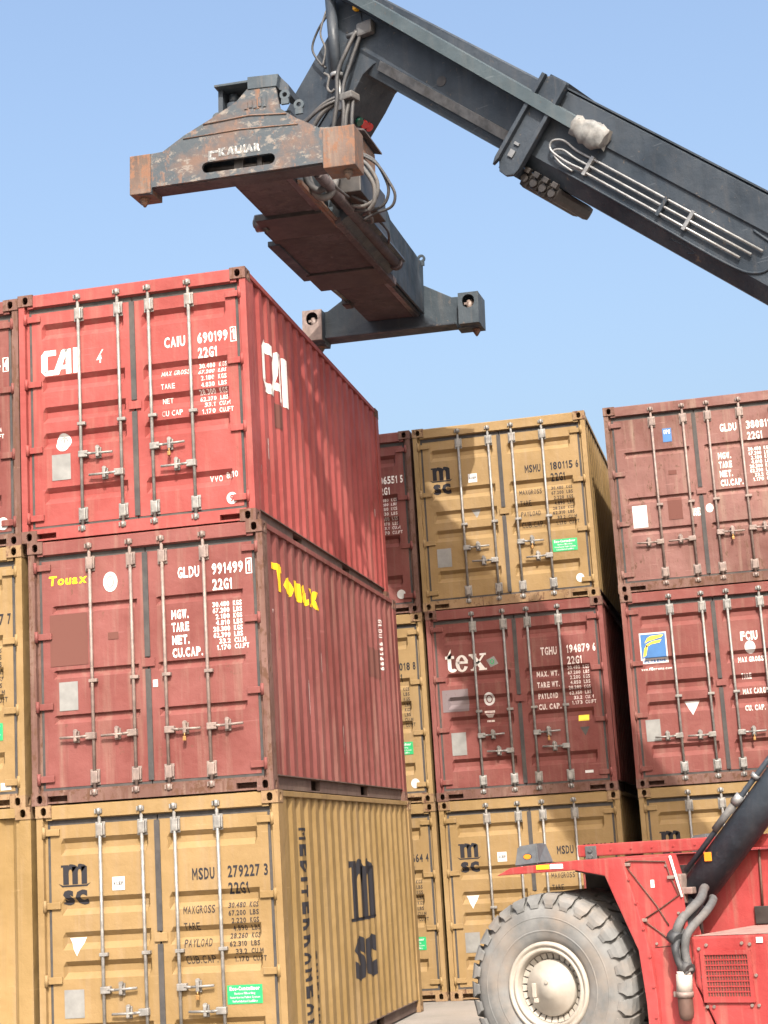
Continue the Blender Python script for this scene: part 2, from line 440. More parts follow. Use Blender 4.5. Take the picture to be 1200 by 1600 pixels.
def floor_mesh():
    mb = MB(); mb.box(.1, W-.1, .17, L-.17, .145, .175)
    y = .45
    while y < L-.4:
        if not (1.5 < y < 1.9 or 3.65 < y < 4.1): mb.box(.1, W-.1, y, y+.05, .03, .144)
        y += .30
    return shift(mb).mesh('floor')
def endframe_mesh():
    mb = MB(); mb.box(CAST[0], W-CAST[0], L-.11, L-.01, 2.495, 2.588); mb.box(CAST[0], W-CAST[0], L-.12, L-.01, .01, .118)
    return shift(mb).mesh('end_frame')
def hinge_mesh(side):
    mb = MB(); a, b = DOORS[side]
    e = a if side == 'left' else b; s = 1 if side == 'left' else -1
    def bx(x0, x1, *k): mb.box(min(e+s*x0, e+s*x1), max(e+s*x0, e+s*x1), *k, .006)
    bx(-.045, .10, DY-.026, DY-.004, -.032, .032); mb.cyl((e-s*.055, .02, -.055), (e-s*.055, .02, .055), .019, n=10)
    bmesh.ops.translate(mb.bm, verts=mb.bm.verts[:], vec=OFF); return mb.mesh('hinge')
BARS = (.645, 1.07, 1.40, 1.825)
def bar_mesh():
    mb = MB(); mb.cyl((0, .026, .075), (0, .026, 2.50), .0165, n=10); return mb.mesh('locking_bar')
def keeper_mesh():
    mb = MB(); mb.box(-.040, .040, 0, .012, -.026, .026, .003); mb.box(-.036, -.024, -.022, .002, -.02, .02); mb.box(.024, .036, -.022, .002, -.02, .02)
    mb.cyl((0, 0, -.03), (0, 0, .03), .021, n=8); return mb.mesh('cam_keeper')
def bracket_mesh():
    mb = MB(); mb.box(-.05, .05, .030, .042, -.075, .075, .004)
    mb.box(-.034, .034, -.004, .03, -.06, .06, .012); mb.box(.036, .052, .006, .03, -.05, .05, .003); return mb.mesh('guide_bracket')
def clip_mesh():
    mb = MB(); mb.box(-.03, .055, .004, .05, -.016, .016, .004); return mb.mesh('guide_clip')
def handle_mesh(s):
    mb = MB(); mb.box(min(-.024*s, .075*s), max(-.024*s, .075*s), -.006, .052, -.033, .033, .008)
    mb.cyl((.05*s, .006, 0), (.12*s, -.004, -.004), .014, n=8); mb.cyl((.11*s, -.004, -.004), (.34*s, .006, 0), .0125, n=8)
    return mb.mesh('handle')
def catch_mesh():
    mb = MB(); mb.box(-.03, .03, .03, .05, -.055, .055, .004); mb.box(-.016, .016, -.012, .03, -.045, .052, .006); mb.cyl((0, .0, .052), (0, .03, .052), .022, n=10)
    return mb.mesh('handle_catch')
def lock_mesh():
    mb = MB(); mb.box(-.016, .016, -.02, .01, -.12, -.075, .006); mb.cyl((0, -.005, -.078), (0, -.005, -.045), .008, n=8); return mb.mesh('padlock')
def lockplate_mesh(): return shift(MB().box(1.16, 1.29, DY-.022, DY-.013, 1.262, 1.345, .004)).mesh('lock_plate')

NUM = []
def container(label, x0, y0, z0, pm, cm, door='ribbed', hand='inner', bars='zinc', flip=False, yaw=0, side_mat=None, rail=None):
    """x0, y0: front left corner on plan; flip turns the blank end wall to the front"""
    p = thing('shipping_container', label, 'container', (x0+W/2, y0+L/2, z0+.004), yaw + (math.pi if flip else 0), 'stacked shipping containers')
    P, K, Z = M[pm], M[cm], M[bars]; S = M[side_mat] if side_mat else P
    for sx in (-1, 1):
        for sy in (-1, 1):
            me = cached(('cast', sx, sy), lambda: casting_mesh(sx, sy))
            for z in (0, H-CAST[2]): link('corner_casting', me, K, p, (sx*W/2, sy*L/2, z))
            link('corner_post', cached(('post', sx, sy), lambda: post_mesh(sx, sy < 0)), P if sy > 0 or cm == 'castyel' else K if bars == 'zincp' else P, p)
        link('top_rail', cached(('tr', sx), lambda: toprail_mesh(sx)), P, p)
        link('bottom_rail', cached(('br', sx), lambda: botrail_mesh(sx)), M['under'], p)
    p_side = {sx: link('side_wall', cached(('side', sx), lambda: side_mesh(sx)), S, p) for sx in (-1, 1)}
    link('end_wall', cached('end', end_mesh), P, p); link('end_frame', cached('ef', endframe_mesh), P, p)
    link('roof', cached('roof', roof_mesh), P, p); link('floor', cached('floor', floor_mesh), M['under'], p)
    link('door_header', cached('hd', header_mesh), P, p); link('door_sill', cached('sl', sill_mesh), K if rail is None else M[rail], p)
    doors = {}
    for side in ('left', 'right'):
        d = link('door', cached(('door', door, side), lambda: door_mesh(door, side)), P, p); doors[side] = d
        link('gasket', cached(('gk', side), lambda: gasket_mesh(side)), M['gasket'], d)
        for z in (2.33, 1.64, .95, .25): link('hinge', cached(('hinge', side), lambda: hinge_mesh(side)), P, d, (0, 0, z))
    link('lock_plate', cached('lp', lockplate_mesh), P, doors['right'])
    hs = {'inner': ((.85, 1), (.63, -1), (.84, 1), (.63, -1)), 'level': ((.65, -1), (.65, -1), (.64, 1), (.65, 1)), 'mix': ((.66, -1), (.66, -1), (.70, 1), (.72, 1))}[hand]
    for i, bx in enumerate(BARS):
        b = link('locking_bar', cached('bar', bar_mesh), Z, p, (bx-W/2, -L/2, 0))
        for z in (.095, 2.505): link('cam_keeper', cached('keep', keeper_mesh), Z, b, (0, .012, z))
        for z in (.24, 2.33): link('guide_bracket', cached('brk', bracket_mesh), Z, b, (0, .012, z))
        link('guide_clip', cached('clip', clip_mesh), Z, b, (0, 0, 1.17))
        hz, s = hs[i]; hz += random.uniform(-.014, .014)
        hn = link('handle', cached(('hnd', s), lambda: handle_mesh(s)), Z, b, (0, 0, hz)); hn.rotation_euler = (0, random.uniform(-.035, .035), 0)
        link('handle_catch', cached('cat', catch_mesh), Z, b, (.18*s, 0, hz))
        if i == 2: link('padlock', cached('lock', lock_mesh), M['brass'], b, (.18*s, 0, hz))
    p['_k'] = door
    return p, doors, p_side
def on_door(name, item, door_obj, kind, side, mat, lift=.003):
    zc = [q[0] for q in groove_pts(kind)]
    f = lambda x, z: Vector((x, door_y(kind, side, x, z)-lift, z)) + OFF
    return drape(name, item, f, xcuts(side), zc, M[mat], door_obj)
def on_side(name, item, wall, mat, lift=.004):
    f = lambda y, z: Vector((SW_X-pdepth(SIDE_P, SIDE_D, y)+lift, y, z)) + OFF
    return drape(name, item, f, [q[0] for q in SIDE_P], [], M[mat], wall)
def T(*a, **k): return text2d(*a, **k)
def box2(x0, x1, z0, z1): return poly(*rect(x0, x1, z0, z1))
def number_block(D, kind, owner, num, chk, size, col, z=1.97, boxed=False, wcol=None, left=(), rows=(), lt=1.64, lpitch=.145, lh=.058, lx=(1.47, 1.77), rt=1.66, rpitch=.068, rh=.046, lb=0, h=.108):
    d = D['right']
    on_door('owner_code', T(owner, 1.55, 1.77, z-.005, h, 3), d, kind, 'right', col); on_door('container_number', T(num, 1.90, 2.215, z, h, 3), d, kind, 'right', col)
    if size: on_door('size_code', T(size, 1.90, 2.10, z-.155, h, 3), d, kind, 'right', col)
    if chk:
        it = [T(chk, 2.255, 2.293, z, h, 3)]
        if boxed:
            a, b, c, e = 2.243, 2.305, z-h-.022, z+.022; t = .008
            it += [box2(a, b, e-t, e), box2(a, b, c, c+t), box2(a, a+t, c+t, e-t), box2(b-t, b, c+t, e-t)]
        on_door('check_digit', join2d(it), d, kind, 'right', col)
    if left: on_door('weight_heading', join2d([T(s, lx[0], lx[0]+(lx[1]-lx[0])*min(1, len(s)/8.2), lt-i*lpitch, lh, lb) for i, s in enumerate(left)]), d, kind, 'right', wcol or col)
    if rows: 
        it = []
        for i, (a, b) in enumerate(rows):
            zz = rt-i*rpitch; w = .028*len(a); it += [T(a, 2.06-w, 2.06, zz, rh, 3), T(b, 2.10, 2.10+.029*len(b), zz, rh, 3)]
        on_door('weight_table', join2d(it), d, kind, 'right', wcol or col)
def rows8(*v): return [(a, ('KGS', 'LBS')[i % 2] if i < 6 else ('CU.M', 'CU.FT')[i-6]) for i, a in enumerate(v)]
def plate_on(D, kind, side, name, x0, x1, z0, z1, mat): return on_door(name, box2(x0, x1, z0, z1), D[side], kind, side, mat, .005)
def msc_logo(x0, z1, w, h, k=.22):
    """heavy m over sc with a tailed rule between"""
    hm = h*.52; zb = z1-hm; out = []; st = w*k; xs = (x0+w*.06, x0+w*.42, x0+w*.78)
    for x in xs: out.append(box2(x, x+st, zb, z1-hm*.12))
    out.append(poly((x0-w*.02, z1-hm*.02), (xs[0]+st, z1-hm*.02), (xs[0]+st, z1-hm*.12), (xs[0], z1-hm*.12), (x0-w*.02, z1-hm*.14)))
    for a in (0, 1):
        c0, c1 = xs[a]+st, xs[a+1]; n = 10; o = []; i_ = []
        for k in range(n+1):
            t = math.pi*k/n; cx = (c0+c1)/2; r = (c1-c0)/2; zz = z1-hm*.12
            o.append((cx-(r+st*.85*abs(math.cos(t))*(1 if k > n/2 else 0))*math.cos(t), zz+hm*.14*math.sin(t)*.95+.001))
            i_.append((cx-r*math.cos(t), z1-hm*.42+hm*.18*math.sin(t)))
        out.append((o+i_, [(k, k+1, n+1+k+1, n+1+k) for k in range(n)]))
    out.append(poly((x0-w*.12, zb+.012), (x0+w*.02, zb-.022), (x0+w*1.0, zb-.022), (x0+w*1.14, zb+.012), (x0+w*.98, zb-.006), (x0+w*.04, zb-.006)))
    out.append(T('sc', x0+w*.04, x0+w*1.0, zb+h*.015, h*.55, 1, gap=.06, cell=False))
    return join2d(out)
def cai_logo(x0, x1, z0, z1):
    w, h = x1-x0, z1-z0; X = lambda a: x0+a*w; Z = lambda b: z0+b*h
    q = lambda *p: poly(*[(X(a), Z(b)) for a, b in p])
    return join2d([q((.10, 1), (.40, 1), (.40, .78), (.17, .78), (.17, .9)), q((0, .82), (.10, 1), (.17, .9), (.17, .2), (.17, .1), (0, .18)), q((0, .18), (.17, .2), (.33, .2), (.42, 0), (.10, 0)),
                   q((.30, 0), (.47, 0), (.72, .98), (.62, 1), (.55, .95)), q((.62, 1), (.72, .98), (.80, .98), (.80, 0), (.66, 0), (.66, .82)), q((.52, .2), (.66, .2), (.66, .36), (.57, .36)), q((.86, 0), (1, 0), (1, 1), (.86, 1))])

YB, XB, XC = 7.262, .11, 2.789
CT = {}
def msc_box(label, x, y, z, num, chk, owner='MSDU', full=True, green=True, square=True, pm='yellow', **k):
    p, D, S = container(label, x, y, z, pm, 'castyel', 'ribbed', 'inner', **k); q = 'ribbed'
    number_block(D, q, owner, num, chk, '22G1', 'black', 1.92, False, 'blackw', ('MAXGROSS', 'TARE', 'PAYLOAD', 'CUB.CAP.'), rows8('30.480', '67.200', '2.220', '4.890', '28.260', '62.310', '33.2', '1.170'), 1.57, .152, .072, (1.45, 1.77), 1.58, .070, .048)
    on_door('owner_logo', msc_logo(.235, 2.02, .26, .36), D['left'], q, 'left', 'black')
    if square: plate_on(D, q, 'left', 'sticker', .75, .875, 1.755, 1.88, 'sticker'); on_door('sticker_print', join2d([T('ACEP', .762, .863, 1.835, .034, 3)]), D['left'], q, 'left', 'black', .007)
    plate_on(D, q, 'left', 'data_plate', .24, .44, .60, .86, 'csc')
    if green:
        plate_on(D, q, 'right', 'green_sticker', 1.85, 2.19, .665, .835, 'green')
        on_door('sticker_print', join2d([T('Eco-Container', 1.875, 2.165, .822, .036, 1), T('Bamboo Flooring', 1.92, 2.12, .77, .02), T('Waterborne Paint System', 1.875, 2.165, .735, .02), T('Refurbished Quality', 1.90, 2.14, .70, .02)]), D['right'], q, 'right', 'sticker', .007)
    return p, D, S
# --- front corner stack
p, D, S = msc_box('yellow container at the foot of the front corner stack, black logo on its side', -W, 0, 0, '279227', '3', side_mat='yellow2')
on_door('triangle_sticker', poly((.29, 1.335), (.46, 1.335), (.375, 1.165)), D['left'], 'ribbed', 'left', 'sticker')
on_side('side_logo', msc_logo(2.78, 1.90, .98, 1.22, .27), S[1], 'black')
def down_text(s, yc, ztop, w, pitch, h):
    """letters stacked down the sheet, lying on their side"""
    out = []; z = ztop
    for ch in s:
        if ch == ' ': z -= pitch*.6; continue
        v, f = T(ch, 0, pitch*.72 if ch != 'I' else pitch*.25, h, h, 1); out.append(([(yc-h/2+b, z-a) for a, b in v], f)); z -= pitch if ch != 'I' else pitch*.5
    return join2d(out)
on_side('side_lettering', down_text('MEDITERRANEAN', .93, 2.24, 0, .158, .27), S[1], 'black')
on_side('side_lettering', join2d([T('SHIPPING', 0, 0.1, 0, .1)]) if False else down_text('SHIPPING', 1.16, 1.05, 0, .12, .06), S[1], 'blackw')

p, D, S = container('maroon container in the middle of the front corner stack, yellow lettering on it', -W-.035, -.005, H, 'maroon', 'castred', 'plain', 'level', 'zincp'); q = 'plain'
number_block(D, q, 'GLDU', '991499', '1', '22G1', 'white', 2.21, True, 'white', ('MGW.', 'TARE', 'NET.', 'CU.CAP.'), rows8('30.480', '67.200', '2.180', '4.810', '28.300', '62.390', '33.2', '1.170'), 1.79, .125, .09, (1.47, 1.83), 1.83, .060, .048, 1)
on_door('owner_logo', T('Touax', .195, .60, 2.24, .095, 3, .12, .09, False), D['left'], q, 'left', 'yel')
on_door('round_sticker', disc(.85, 2.13, .075, .10), D['left'], q, 'left', 'sticker', .004); on_door('sticker_print', ring(.85, 2.13, .04, .06, .012), D['left'], q, 'left', 'csc', .006)
plate_on(D, q, 'left', 'data_plate', .29, .485, .90, 1.18, 'csc'); plate_on(D, q, 'left', 'paint_patch', .205, .60, 1.34, 1.85, 'patchr'); plate_on(D, q, 'left', 'paint_patch', .81, .92, 1.56, 1.63, 'patchr')
plate_on(D, q, 'left', 'seal_tag', 1.19, 1.225, 1.285, 1.335, 'sticker'); plate_on(D, q, 'right', 'seal_tag', 1.26, 1.31, 1.06, 1.13, 'sticker')
on_side('side_logo', T('Touax', .42, 2.12, 4.83-H, .28, 1, -.10, .03, False), S[1], 'yel')
on_side('side_number', down_text('GLDU 991499', 5.16, 4.83-H, 0, .062, .09), S[1], 'whitew'); on_side('paint_patch', box2(4.36, 5.06, 4.06-H, 4.42-H), S[1], 'patchr')
MID_SIDE = S[1]

p, D, S = container('bright red container topmost of the front corner stack under the spreader', -W-.105, 0, 2*H, 'red', 'castred', 'ribbed', 'inner', rail='red', yaw=R(.25)); q = 'ribbed'
number_block(D, q, 'CAIU', '690199', '1', '22G1', 'white', 1.97, True, 'whitew', ('MAX GROSS', 'TARE', 'NET', 'CU CAP'), rows8('30.480', '67.200', '2.180', '4.830', '28.300', '62.370', '33.1', '1.170'), 1.625, .14, .055, (1.50, 1.80), 1.66, .069, .048)
on_door('owner_logo', cai_logo(.225, .63, 1.72, 1.985), D['left'], q, 'left', 'white')
on_door('round_sticker', disc(.44, 1.01, .08, .095), D['left'], q, 'left', 'sticker', .004); on_door('sticker_print', join2d([ring(.44, 1.01, .045, .06, .012), box2(.432, .448, .97, 1.05)]), D['left'], q, 'left', 'csc', .006)
plate_on(D, q, 'left', 'data_plate', .32, .52, .62, .885, 'csc')
on_door('round_sticker', disc(2.19, .25, .055, .06), D['right'], q, 'right', 'sticker', .004); on_door('sticker_print', T('9', 2.17, 2.21, .285, .07, 1), D['right'], q, 'right', 'red', .006)
on_door('chalk_mark', join2d([poly((.83, 1.84), (.845, 1.845), (.90, 1.93), (.885, 1.93)), poly((.82, 1.82), (.88, 1.83), (.88, 1.85), (.83, 1.84)), poly((.855, 1.79), (.87, 1.79), (.875, 1.87), (.86, 1.87))]), D['left'], q, 'left', 'whitew')
on_door('chalk_mark', join2d([T('VVO', 1.96, 2.09, .50, .06, 0), T('8/10', 2.13, 2.26, .52, .06, 0)]), D['right'], q, 'right', 'whitew')
on_side('side_logo', cai_logo(.55, 1.50, 6.66-2*H, 7.20-2*H), S[1], 'white'); on_side('paint_patch', box2(.98, 1.30, 6.36-2*H, 6.62-2*H), S[1], 'patchr')

def scuffs(wall, mat, pts):
    for y, z, w, h in pts: on_side('scuff', poly((y, z), (y+w, z+h*.1), (y+w*.7, z-h), (y+w*.1, z-h*.9)), wall, mat)
TOP_SIDE = S[1]
scuffs(MID_SIDE, 'whitew', ((.36, 1.30, .05, .05), (1.62, 1.15, .015, .35), (2.9, .75, .012, .30), (.30, 1.75, .03, .04), (2.2, 1.5, .012, .2), (3.6, 1.0, .015, .12)))
scuffs(TOP_SIDE, 'whitew', ((.62, .95, .02, .22), (.35, .62, .012, .10), (5.55, 1.15, .03, .10), (5.6, .70, .04, .12), (5.3, 1.8, .02, .16), (2.1, .5, .02, .08)))
# --- stack to the left of the corner stack
xl = -2*W-.10
p, D, S = container('yellow container at the lower left edge showing its blank ribbed end', xl+.045, .01, 0, 'yellow2', 'castyel', flip=True)
p, D, S = msc_box('yellow container at the left edge between a dark red one and a blank ribbed end', xl-.015, .03, H, '480217', '7', owner='MSCU')
plate_on(D, 'ribbed', 'right', 'sticker', 2.16, 2.27, .18, .25, 'sticker')
p, D, S = container('dark red container at the upper left edge beside the bright red one', xl-.02, .05, 2*H, 'wine', 'castred', bars='zincp')
number_block(D, 'ribbed', 'TCKU', '210634', '4', '22G1', 'white', 1.97, True, 'whitew', ('MAX GROSS', 'TARE', 'NET', 'CU CAP'), rows8('30.480', '67.200', '2.180', '4.830', '28.300', '62.370', '33.1', '1.170'))
on_door('round_sticker', disc(2.22, .25, .06, .065), D['right'], 'ribbed', 'right', 'sticker', .004)

# --- back row, three stacks
xa = XB-W-.035
p, D, S = msc_box('yellow container at the foot of the back row, half hidden by the corner stack', xa, YB+.02, 0, '370664', '4')
p, D, S = msc_box('yellow container second up in the back row beside the maroon one with white letters', xa-.01, YB+.01, H, '412018', '8')
on_door('round_sticker', disc(2.19, .27, .06, .065), D['right'], 'ribbed', 'right', 'sticker', .004)
p, D, S = container('brick red container topmost in the back row, mostly hidden behind the bright red one', xa-.02, YB, 2*H, 'florid', 'castred', bars='zincp')
number_block(D, 'ribbed', 'TCLU', '206551', '5', '22G1', 'white', 1.97, False, 'whitew', ('MAX GROSS', 'TARE', 'NET', 'CU CAP'), rows8('30.480', '67.200', '2.180', '4.830', '28.300', '62.370', '33.1', '1.170'))
on_door('round_sticker', disc(2.17, .28, .06, .065), D['right'], 'ribbed', 'right', 'sticker', .004)

p, D, S = msc_box('yellow container at the foot of the back row behind the dusty tyre', XB+.01, YB, 0, '232209', '5', green=False)
on_door('triangle_sticker', poly((.29, 1.335), (.46, 1.335), (.375, 1.165)), D['left'], 'ribbed', 'left', 'sticker')
p, D, S = container('maroon container with big white letters in the middle of the back row', XB, YB-.01, H, 'wine', 'castred', 'ribbed', 'inner'); q = 'ribbed'
number_block(D, q, 'TGHU', '194879', '6', '22G1', 'whitew', 1.97, False, 'whitew', ('MAX. WT.', 'TARE WT.', 'PAYLOAD', 'CU. CAP.'), rows8('30.480', '67.200', '2.200', '4.850', '28.280', '62.350', '33.2', '1.173'), 1.645, .148, .075, (1.47, 1.78), 1.69, .068, .048, 1)
def arc(cx, cz, ro, zo, ri, zi, t0, t1, n=14):
    V = [(cx+r*math.cos(R(t0+(t1-t0)*k/n)), cz+z*math.sin(R(t0+(t1-t0)*k/n))) for r, z in ((ro, zo), (ri, zi)) for k in range(n+1)]
    return V, [(k, k+1, n+2+k, n+1+k) for k in range(n)]
def tex_logo():
    z0 = 1.755; o = [poly((.265, z0+.04), (.315, z0+.04), (.315, z0+.21), (.265, z0+.17)), box2(.235, .355, z0+.145, z0+.178), arc(.33, z0+.045, .065, .052, .015, .018, 180, 330)]
    o += [poly((.265, z0+.178), (.315, z0+.178), (.315, z0+.255)), arc(.455, z0+.085, .085, .095, .035, .072, 25, 335, 22), box2(.40, .535, z0+.082, z0+.11), poly((.49, z0+.11), (.54, z0+.11), (.535, z0+.125), (.49, z0+.125))]
    o += [poly((.57, z0+.165), (.64, z0+.165), (.765, z0+.01), (.695, z0+.01)), poly((.735, z0+.165), (.765, z0+.165), (.675, z0+.062), (.655, z0+.078)), poly((.59, z0+.01), (.62, z0+.01), (.668, z0+.07), (.655, z0+.095))]
    o += [box2(.555, .655, z0+.16, z0+.182), box2(.70, .785, z0+.16, z0+.182), box2(.57, .645, z0-.006, z0+.014), box2(.68, .785, z0-.006, z0+.014)]
    V, F = join2d(o); return [(.235+(x-.235)*1.03, 1.735+(z-1.755)*1.22) for x, z in V], F
on_door('owner_logo', tex_logo(), D['left'], q, 'left', 'white')
on_door('tilted_sticker', poly((.80, 1.86), (.91, 1.905), (.965, 1.80), (.855, 1.755)), D['left'], q, 'left', 'csc', .004); on_door('sticker_print', join2d([ring(.88, 1.83, .03, .035, .012)]), D['left'], q, 'left', 'green', .006)
plate_on(D, q, 'left', 'paint_patch', .16, .52, 1.19, 1.49, 'patch'); plate_on(D, q, 'left', 'data_plate', .25, .45, .60, .905, 'csc')
on_door('round_sticker', disc(.80, 1.33, .075, .09), D['left'], q, 'left', 'sticker', .004); on_door('sticker_print', ring(.80, 1.33, .045, .055, .015), D['left'], q, 'left', 'wine', .006)
on_door('sticker', join2d([box2(.73, .87, 1.14, 1.17), poly((.74, 1.125), (.86, 1.125), (.83, 1.08), (.77, 1.08)), box2(.75, .85, 1.02, 1.045)]), D['left'], q, 'left', 'whitew')
plate_on(D, q, 'right', 'yellow_sticker', 1.99, 2.13, .94, 1.02, 'yflag'); on_door('triangle_sticker', join2d([poly((2.00, .86), (2.13, .86), (2.065, .74))]), D['right'], q, 'right', 'gasket'); plate_on(D, q, 'right', 'sticker', 2.02, 2.13, .25, .285, 'sticker')
p, D, S = msc_box('yellow container topmost of the back row with a grey shadow across its doors', XB-.005, YB, 2*H, '180115', '6', owner='MSMU', yaw=R(-.3))
on_door('triangle_sticker', poly((.76, 1.37), (.89, 1.37), (.83, 1.25)), D['left'], 'ribbed', 'left', 'csc')
on_door('round_sticker', disc(2.19, .28, .055, .06), D['right'], 'ribbed', 'right', 'sticker', .004)
on_side('side_number', down_text('MSMU 180115 6', .62, 2.28, 0, .09, .05), S[1], 'blackw')

p, D, S = msc_box('yellow container at the foot of the right hand stack behind the red machine', XC+.01, YB+.01, 0, '604418', '2', green=False)
p, D, S = container('brown red container with blue and yellow logo second up in the right stack', XC, YB, H, 'florid', 'castred', 'ribbed', 'level'); q = 'ribbed'
on_door('owner_logo', box2(.205, .565, 1.63, 2.04), D['left'], q, 'left', 'sticker', .003); on_door('logo_panel', box2(.222, .548, 1.70, 2.02), D['left'], q, 'left', 'blue', .005)
on_door('logo_flag', join2d([poly((.24, 1.715), (.28, 1.74), (.31, 1.86), (.30, 1.885), (.26, 1.83)), poly((.27, 1.90), (.31, 1.97), (.36, 1.995), (.53, 2.005), (.50, 1.97), (.40, 1.945), (.31, 1.925)), poly((.28, 1.83), (.31, 1.86), (.36, 1.885), (.47, 1.90), (.50, 1.94), (.38, 1.925), (.29, 1.885))]), D['left'], q, 'left', 'yflag', .007)
on_door('logo_lettering', T('FLORENS', .245, .53, 1.68, .035, 1), D['left'], q, 'left', 'blue', .005); on_door('web_address', T('www.florens.com', .20, .60, 1.575, .04, 0), D['left'], q, 'left', 'whitew')
on_door('triangle_sticker', poly((.72, 1.09), (.92, 1.09), (.82, .905)), D['left'], q, 'left', 'sticker'); plate_on(D, q, 'left', 'data_plate', .19, .38, .60, .885, 'csc')
on_door('container_number', join2d([T('FCIU', 1.53, 1.75, 1.95, .12, 1)]), D['right'], q, 'right', 'white'); on_door('round_sticker', disc(1.64, 1.74, .07, .085), D['right'], q, 'right', 'sticker', .004)
on_door('weight_heading', join2d([T('MAX GROSS', 1.47, 1.80, 1.62, .075, 1), T('TARE', 1.49, 1.62, 1.40, .075, 1), T('MAX CARGO', 1.49, 1.82, 1.20, .075, 1), T('CU. CAP.', 1.50, 1.76, .98, .075, 1)]), D['right'], q, 'right', 'whitew')
p, D, S = container('faded brick red container topmost of the right stack with rust streaked doors', XC-.01, YB, 2*H, 'brick', 'castred', 'plain', 'mix', 'zincp'); q = 'plain'
number_block(D, q, 'GLDU', '380811', '', '22G1', 'white', 2.20, False, 'white', ('MGW.', 'TARE', 'NET.', 'CU.CAP.'), rows8('30.480', '67.200', '2.180', '4.810', '28.300', '62.390', '33.2', '1.170'), 1.80, .125, .09, (1.49, 1.84), 1.83, .060, .048, 1)
plate_on(D, q, 'left', 'blue_sticker', .78, .90, 2.03, 2.22, 'blue'); on_door('sticker_print', join2d([T('OPS', .795, .885, 2.20, .06, 1)]), D['left'], q, 'left', 'sticker', .006)
plate_on(D, q, 'left', 'data_plate', .28, .475, .88, 1.185, 'sticker'); on_door('tag_print', T('USED', 1.085, 1.20, 1.08, .11, 1), D['left'], q, 'left', 'white'); on_door('tag_print', disc(1.31, 1.06, .05, .06), D['right'], q, 'right', 'white'); plate_on(D, q, 'left', 'paint_patch', .76, .95, .95, 1.25, 'patchr'); plate_on(D, q, 'left', 'paint_patch', .81, .92, 1.57, 1.63, 'patchr')
# MACHINE

# ================================================================ REACH STACKER
M.update(
    mred=paint('machine_red_paint', (.42, .048, .046), .3, .16, .34, .5, .70),
    boom=paint('boom_blue_grey_paint', (.024, .036, .052), .35, .35, .05, .42, .62, (.13, .10, .075)),
    boomlt=paint('hose_tray_paint', (.052, .076, .090), .3, .3, .08, .45, .62),
    steel=plain('worn_sliding_steel', (.26, .26, .27), .38, .7, .4, 9, .2),
    pipe=plain('pale_steel_pipe', (.40, .41, .42), .45, .4, .3, 12, .12),
    hose=plain('dusty_rubber_hose', (.040, .042, .047), .65, 0, .35, 20, .12),
    hosel=plain('grey_sleeved_hose', (.15, .15, .152), .75, 0, .25, 20, .18),
    tyre=plain('dusty_tyre_rubber', (.25, .25, .245), .9, 0, .28, 5, .5),
    rim=plain('cream_wheel_paint', (.56, .51, .44), .6, 0, .15, 6, .35),
    dark=plain('dark_grey_plastic', (.085, .092, .10), .55, 0, .2, 20, .2),
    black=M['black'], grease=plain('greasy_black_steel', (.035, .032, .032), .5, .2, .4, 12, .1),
    amber=plain('amber_lens', (.75, .22, .02), .25, 0, .1), redlens=plain('red_lens', (.55, .03, .03), .3), greenlens=plain('green_lens', (.01, .09, .06), .3),
    reflw=plain('white_reflector', (.75, .7, .65), .4, 0, .1), refly=plain('yellow_reflector', (.8, .42, .02), .4, 0, .1),
    canvas=plain('white_canvas_wrap', (.30, .305, .30), .9, 0, .4, 12, .25), glass=plain('tinted_cab_glass', (.02, .03, .035), .08),
    cream=plain('cream_canister', (.62, .56, .50), .5, 0, .15, 15), brown=plain('brown_bowl', (.16, .09, .07), .5, 0, .2),
    reddust=plain('pink_dust_layer', (.50, .30, .26), .95, 0, .3, 9),
    wire=plain('rusty_wire', (.16, .07, .05), .7),
)
rs = thing('reach_stacker', 'red reach stacker with a dusty front tyre and raised blue grey telescopic boom', 'reach stacker', (3.24, 1.95, 0), R(-22))
BA = math.atan2(.648, .7615); CB, SB = math.cos(BA), math.sin(BA)
def bq(s, v, q): return Vector((s*CB+q*SB, v, 9.275-s*SB+q*CB))
def bsweep(sec, s0, s1, bev=0):
    """section (v, q) swept along the boom"""
    mb = MB(); mb.prism([(v, q) for v, q in sec], 'x', s0, s1, bev)
    for v in mb.bm.verts: v.co = bq(v.co.x, v.co.y, v.co.z)
    return mb
def bbox(s0, s1, v0, v1, q0, q1, bev=0): return bsweep(rect(v0, v1, q0, q1), s0, s1, bev)
def bplate(pts, v0, v1, bev=0):
    """outline (s, q) as a plate across v"""
    mb = MB(); mb.prism(pts, 'y', v0, v1, bev)
    for v in mb.bm.verts: v.co = bq(v.co.x, v.co.y, v.co.z)
    return mb
def sym(h): return h + [(-v, q) for v, q in h[::-1]]
# --- boom
main = sym([(-.44, .465), (-.47, .44), (-.47, .13), (-.445, .11), (-.445, -.31), (-.31, -.465)])
boom = part('main_boom', bsweep(main, -.5, 8.9), M['boom'], rs)
part('boom_top_plate', bbox(-.4, 8.5, -.475, .475, .468, .486), M['boom'], boom)
inner = sym([(-.34, .44), (-.36, .42), (-.36, -.2), (-.28, -.41)])
ib = part('inner_boom', bsweep(inner, -3.75, -.05), M['boom'], rs)
for sv in (-1, 1):
    mb = MB()
    P = [bq(s, sv*v, q) for s in (-2.9, -.45) for v, q in ((.358, -.205), (.372, -.21), (.337, -.315), (.325, -.31))]
    vs = [mb.v(p) for p in P]
    for k in range(4): mb.bm.faces.new((vs[k], vs[(k+1) % 4], vs[4+(k+1) % 4], vs[4+k]))
    mb.bm.faces.new(vs[:4]); mb.bm.faces.new(vs[4:])
    part('wear_strip', mb, M['steel'], ib)
